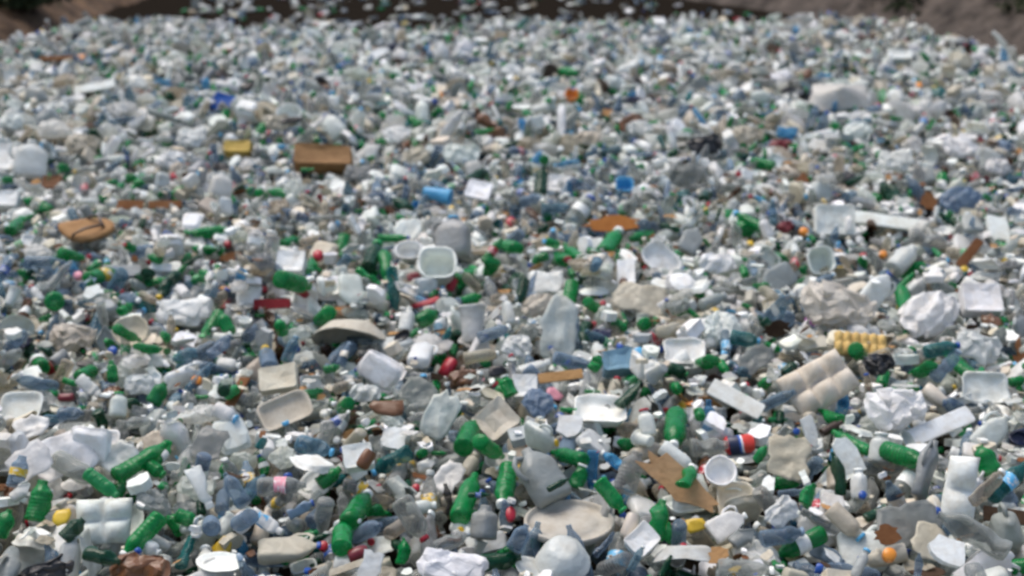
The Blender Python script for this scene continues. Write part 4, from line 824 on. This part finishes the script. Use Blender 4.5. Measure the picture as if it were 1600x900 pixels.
# ------------------------------------------------------------------ labels: look first, then the place beside a landmark of the drift
LMK = [it for it in CHOSEN if it['lm'] and it['hits'] >= 4]
LXY = np.array([(it['px'], it['py']) for it in LMK])
ORD = ['nearest', 'second', 'third', 'fourth', 'fifth', 'sixth', 'seventh', 'eighth', 'ninth', 'tenth', 'eleventh', 'twelfth']
groups = {}
for it in CHOSEN:
    dx, dy = it['px'] - LXY[:, 0], (it['py'] - LXY[:, 1])*1.35
    dd = np.hypot(dx, dy); dd[[i for i, l in enumerate(LMK) if l is it]] = 1e9
    i = int(dd.argmin()); it['near'] = LMK[i]
    it['side'] = ('right of' if dx[i] > 0 else 'left of') if abs(dx[i]) > abs(dy[i]) else ('behind' if dy[i] < 0 else 'in front of'); it['dist'] = dd[i]
    w_ = C[it['key']][1]; noun = K[it['kind']][1]
    it['np'] = f'{w_} {noun}'
    if not it['lm']: groups.setdefault((it['np'], i, it['side']), []).append(it)
for g in groups.values():
    g.sort(key=lambda it: it['dist'])
    for n, it in enumerate(g): it['rank'] = ORD[n] if n < 12 else f'number {n + 1}'; it['alone'] = len(g) == 1
seen = set()
def label_of(it):
    if it['lm']:
        t = f"{it['lm']}, {it['side']} the {it['near']['lm']}"
        return t if len(t.split()) <= 16 else t.replace('in front of', 'below')
    tail = f"{it['side']} the {it['near']['lm']}"
    tail = ('' if it['alone'] else it['rank'] + ' ') + tail
    extra = []
    if it['pv'].get('cap', 0) >= 1: extra.append(f"with {C[it['pc']['cap']][1]} cap")
    elif it['pv'].get('label_band', 0) >= 2: extra.append(f"with {C[it['pc']['label_band']][1]} label")
    st = it['v']['state']
    for head in ((st + ' ' if st else '') + it['np'] + (' ' + extra[0] if extra else ''), it['np'] + (' ' + extra[0] if extra else ''), it['np']):
        t = f'{head}, {tail}'
        if len(t.split()) <= 16: break
    if len(t.split()) > 16: t = t.replace('in front of the', 'below the')
    return t
for it in CHOSEN:
    t = label_of(it)
    if t.lower() in seen: print('repeat', t)
    seen.add(t.lower()); it['label'] = t

# ------------------------------------------------------------------ the things themselves, one object each with its parts
def logo_mat():
    m, t, N, L, P, O = nodes_of('red and blue printed label')
    tc = N.new('ShaderNodeTexCoord'); sp = N.new('ShaderNodeSeparateXYZ'); L.new(tc.outputs['Object'], sp.inputs[0])
    wv = N.new('ShaderNodeMath'); wv.operation = 'SINE'; k = N.new('ShaderNodeMath'); k.operation = 'MULTIPLY'; k.inputs[1].default_value = 60; L.new(sp.outputs[2], k.inputs[0]); L.new(k.outputs[0], wv.inputs[0])
    a = N.new('ShaderNodeMath'); a.operation = 'MULTIPLY_ADD'; a.inputs[1].default_value = .008; L.new(wv.outputs[0], a.inputs[0]); L.new(sp.outputs[0], a.inputs[2])
    mr = N.new('ShaderNodeMapRange'); mr.inputs[1].default_value = -.05; mr.inputs[2].default_value = .05; L.new(a.outputs[0], mr.inputs[0])
    r = N.new('ShaderNodeValToRGB'); r.color_ramp.interpolation = 'CONSTANT'; e = r.color_ramp.elements
    e[0].position = 0; e[0].color = (.6, .03, .03, 1); e[1].position = .08; e[1].color = (.012, .02, .06, 1)
    for p, c in ((.5, (.02, .1, .4, 1)), (.58, (.8, .8, .8, 1)), (.66, (.65, .05, .03, 1))): x = e.new(p); x.color = c
    L.new(mr.outputs[0], r.inputs[0]); L.new(r.outputs[0], P.inputs['Base Color']); P.inputs['Roughness'].default_value = .4
    return m
M_LOGO = logo_mat()
def lib_mesh(it, p):
    mat = p[3]
    if it['mat'] and p[0] in ('body', 'lid'): mat = it['mat']
    if it['key'] in ('BK', 'DB', 'NV', 'DR', 'BR', 'TE', 'DG') and mat == 'sheet': mat = 'hard'
    if it['logo'] and p[0] == 'body': mat = M_LOGO
    k = (p[0], str(mat) if isinstance(mat, str) else mat.name)
    if k not in it['v']['mesh']: it['v']['mesh'][k] = np_mesh(it['kind'] + '_' + p[0], p[1], p[2], [mat], smooth=np.full(len(p[2]), bool(p[4])))
    return it['v']['mesh'][k], mat
for it in CHOSEN:
    root = None
    for p in part_list(it):
        me, _m = lib_mesh(it, p)
        key = it['pc'].get(p[0]) if p[0] in ('cap', 'label_band') else None
        col = C[key][0] if key else it['col']
        if p[0] == 'strap': col = C['DB'][0]
        o_ = bpy.data.objects.new(it['kind'] if root is None else p[0], me); COL.objects.link(o_)
        o_.color = tuple(col) + (1,)
        if root is None:
            root = o_; Mx = Matrix([[*it['M'][i], it['loc'][i]] for i in range(3)] + [[0, 0, 0, 1]]); root.matrix_world = Mx
            tag(root, it['label'], K[it['kind']][2], K[it['kind']][4])
        else: o_.parent = root

# ------------------------------------------------------------------ the rest of each kind as one mass
MN = list(MAT)
for kind in K:
    rest_ = [it for it in ITEMS if it['kind'] == kind and not it.get('one')]
    if not rest_: continue
    Vs, Ts, Ms, Cs, Sm, o = [], [], [], [], [], 0
    for it in rest_:
        for p in part_list(it):
            key = it['pc'].get(p[0]) if p[0] in ('cap', 'label_band') else None
            mat = it['mat'] if it['mat'] and p[0] == 'body' else p[3]
            if it['key'] in ('BK', 'DB', 'NV', 'DR', 'BR', 'TE', 'DG') and mat == 'sheet': mat = 'hard'
            Vs.append(p[1] @ it['M'].T + it['loc']); Ts.append(p[2] + o); o += len(p[1]); n = len(p[2])
            Ms.append(np.full(n, MN.index(mat))); Cs.append(np.tile(np.array(C[key][0] if key else it['col']), (n, 1))); Sm.append(np.full(n, bool(p[4])))
    me = np_mesh(kind + '_drift', np.concatenate(Vs), np.concatenate(Ts), MN, np.concatenate(Ms), np.concatenate(Cs), np.concatenate(Sm))
    noun = K[kind][1]; adj = kind.split('_')[0] + ' ' if noun == 'bottle' else ''
    tag(link(kind + '_drift', me), f'mass of {adj}{noun} litter filling the rest of the drift out to the far water', 'litter', kind='stuff')
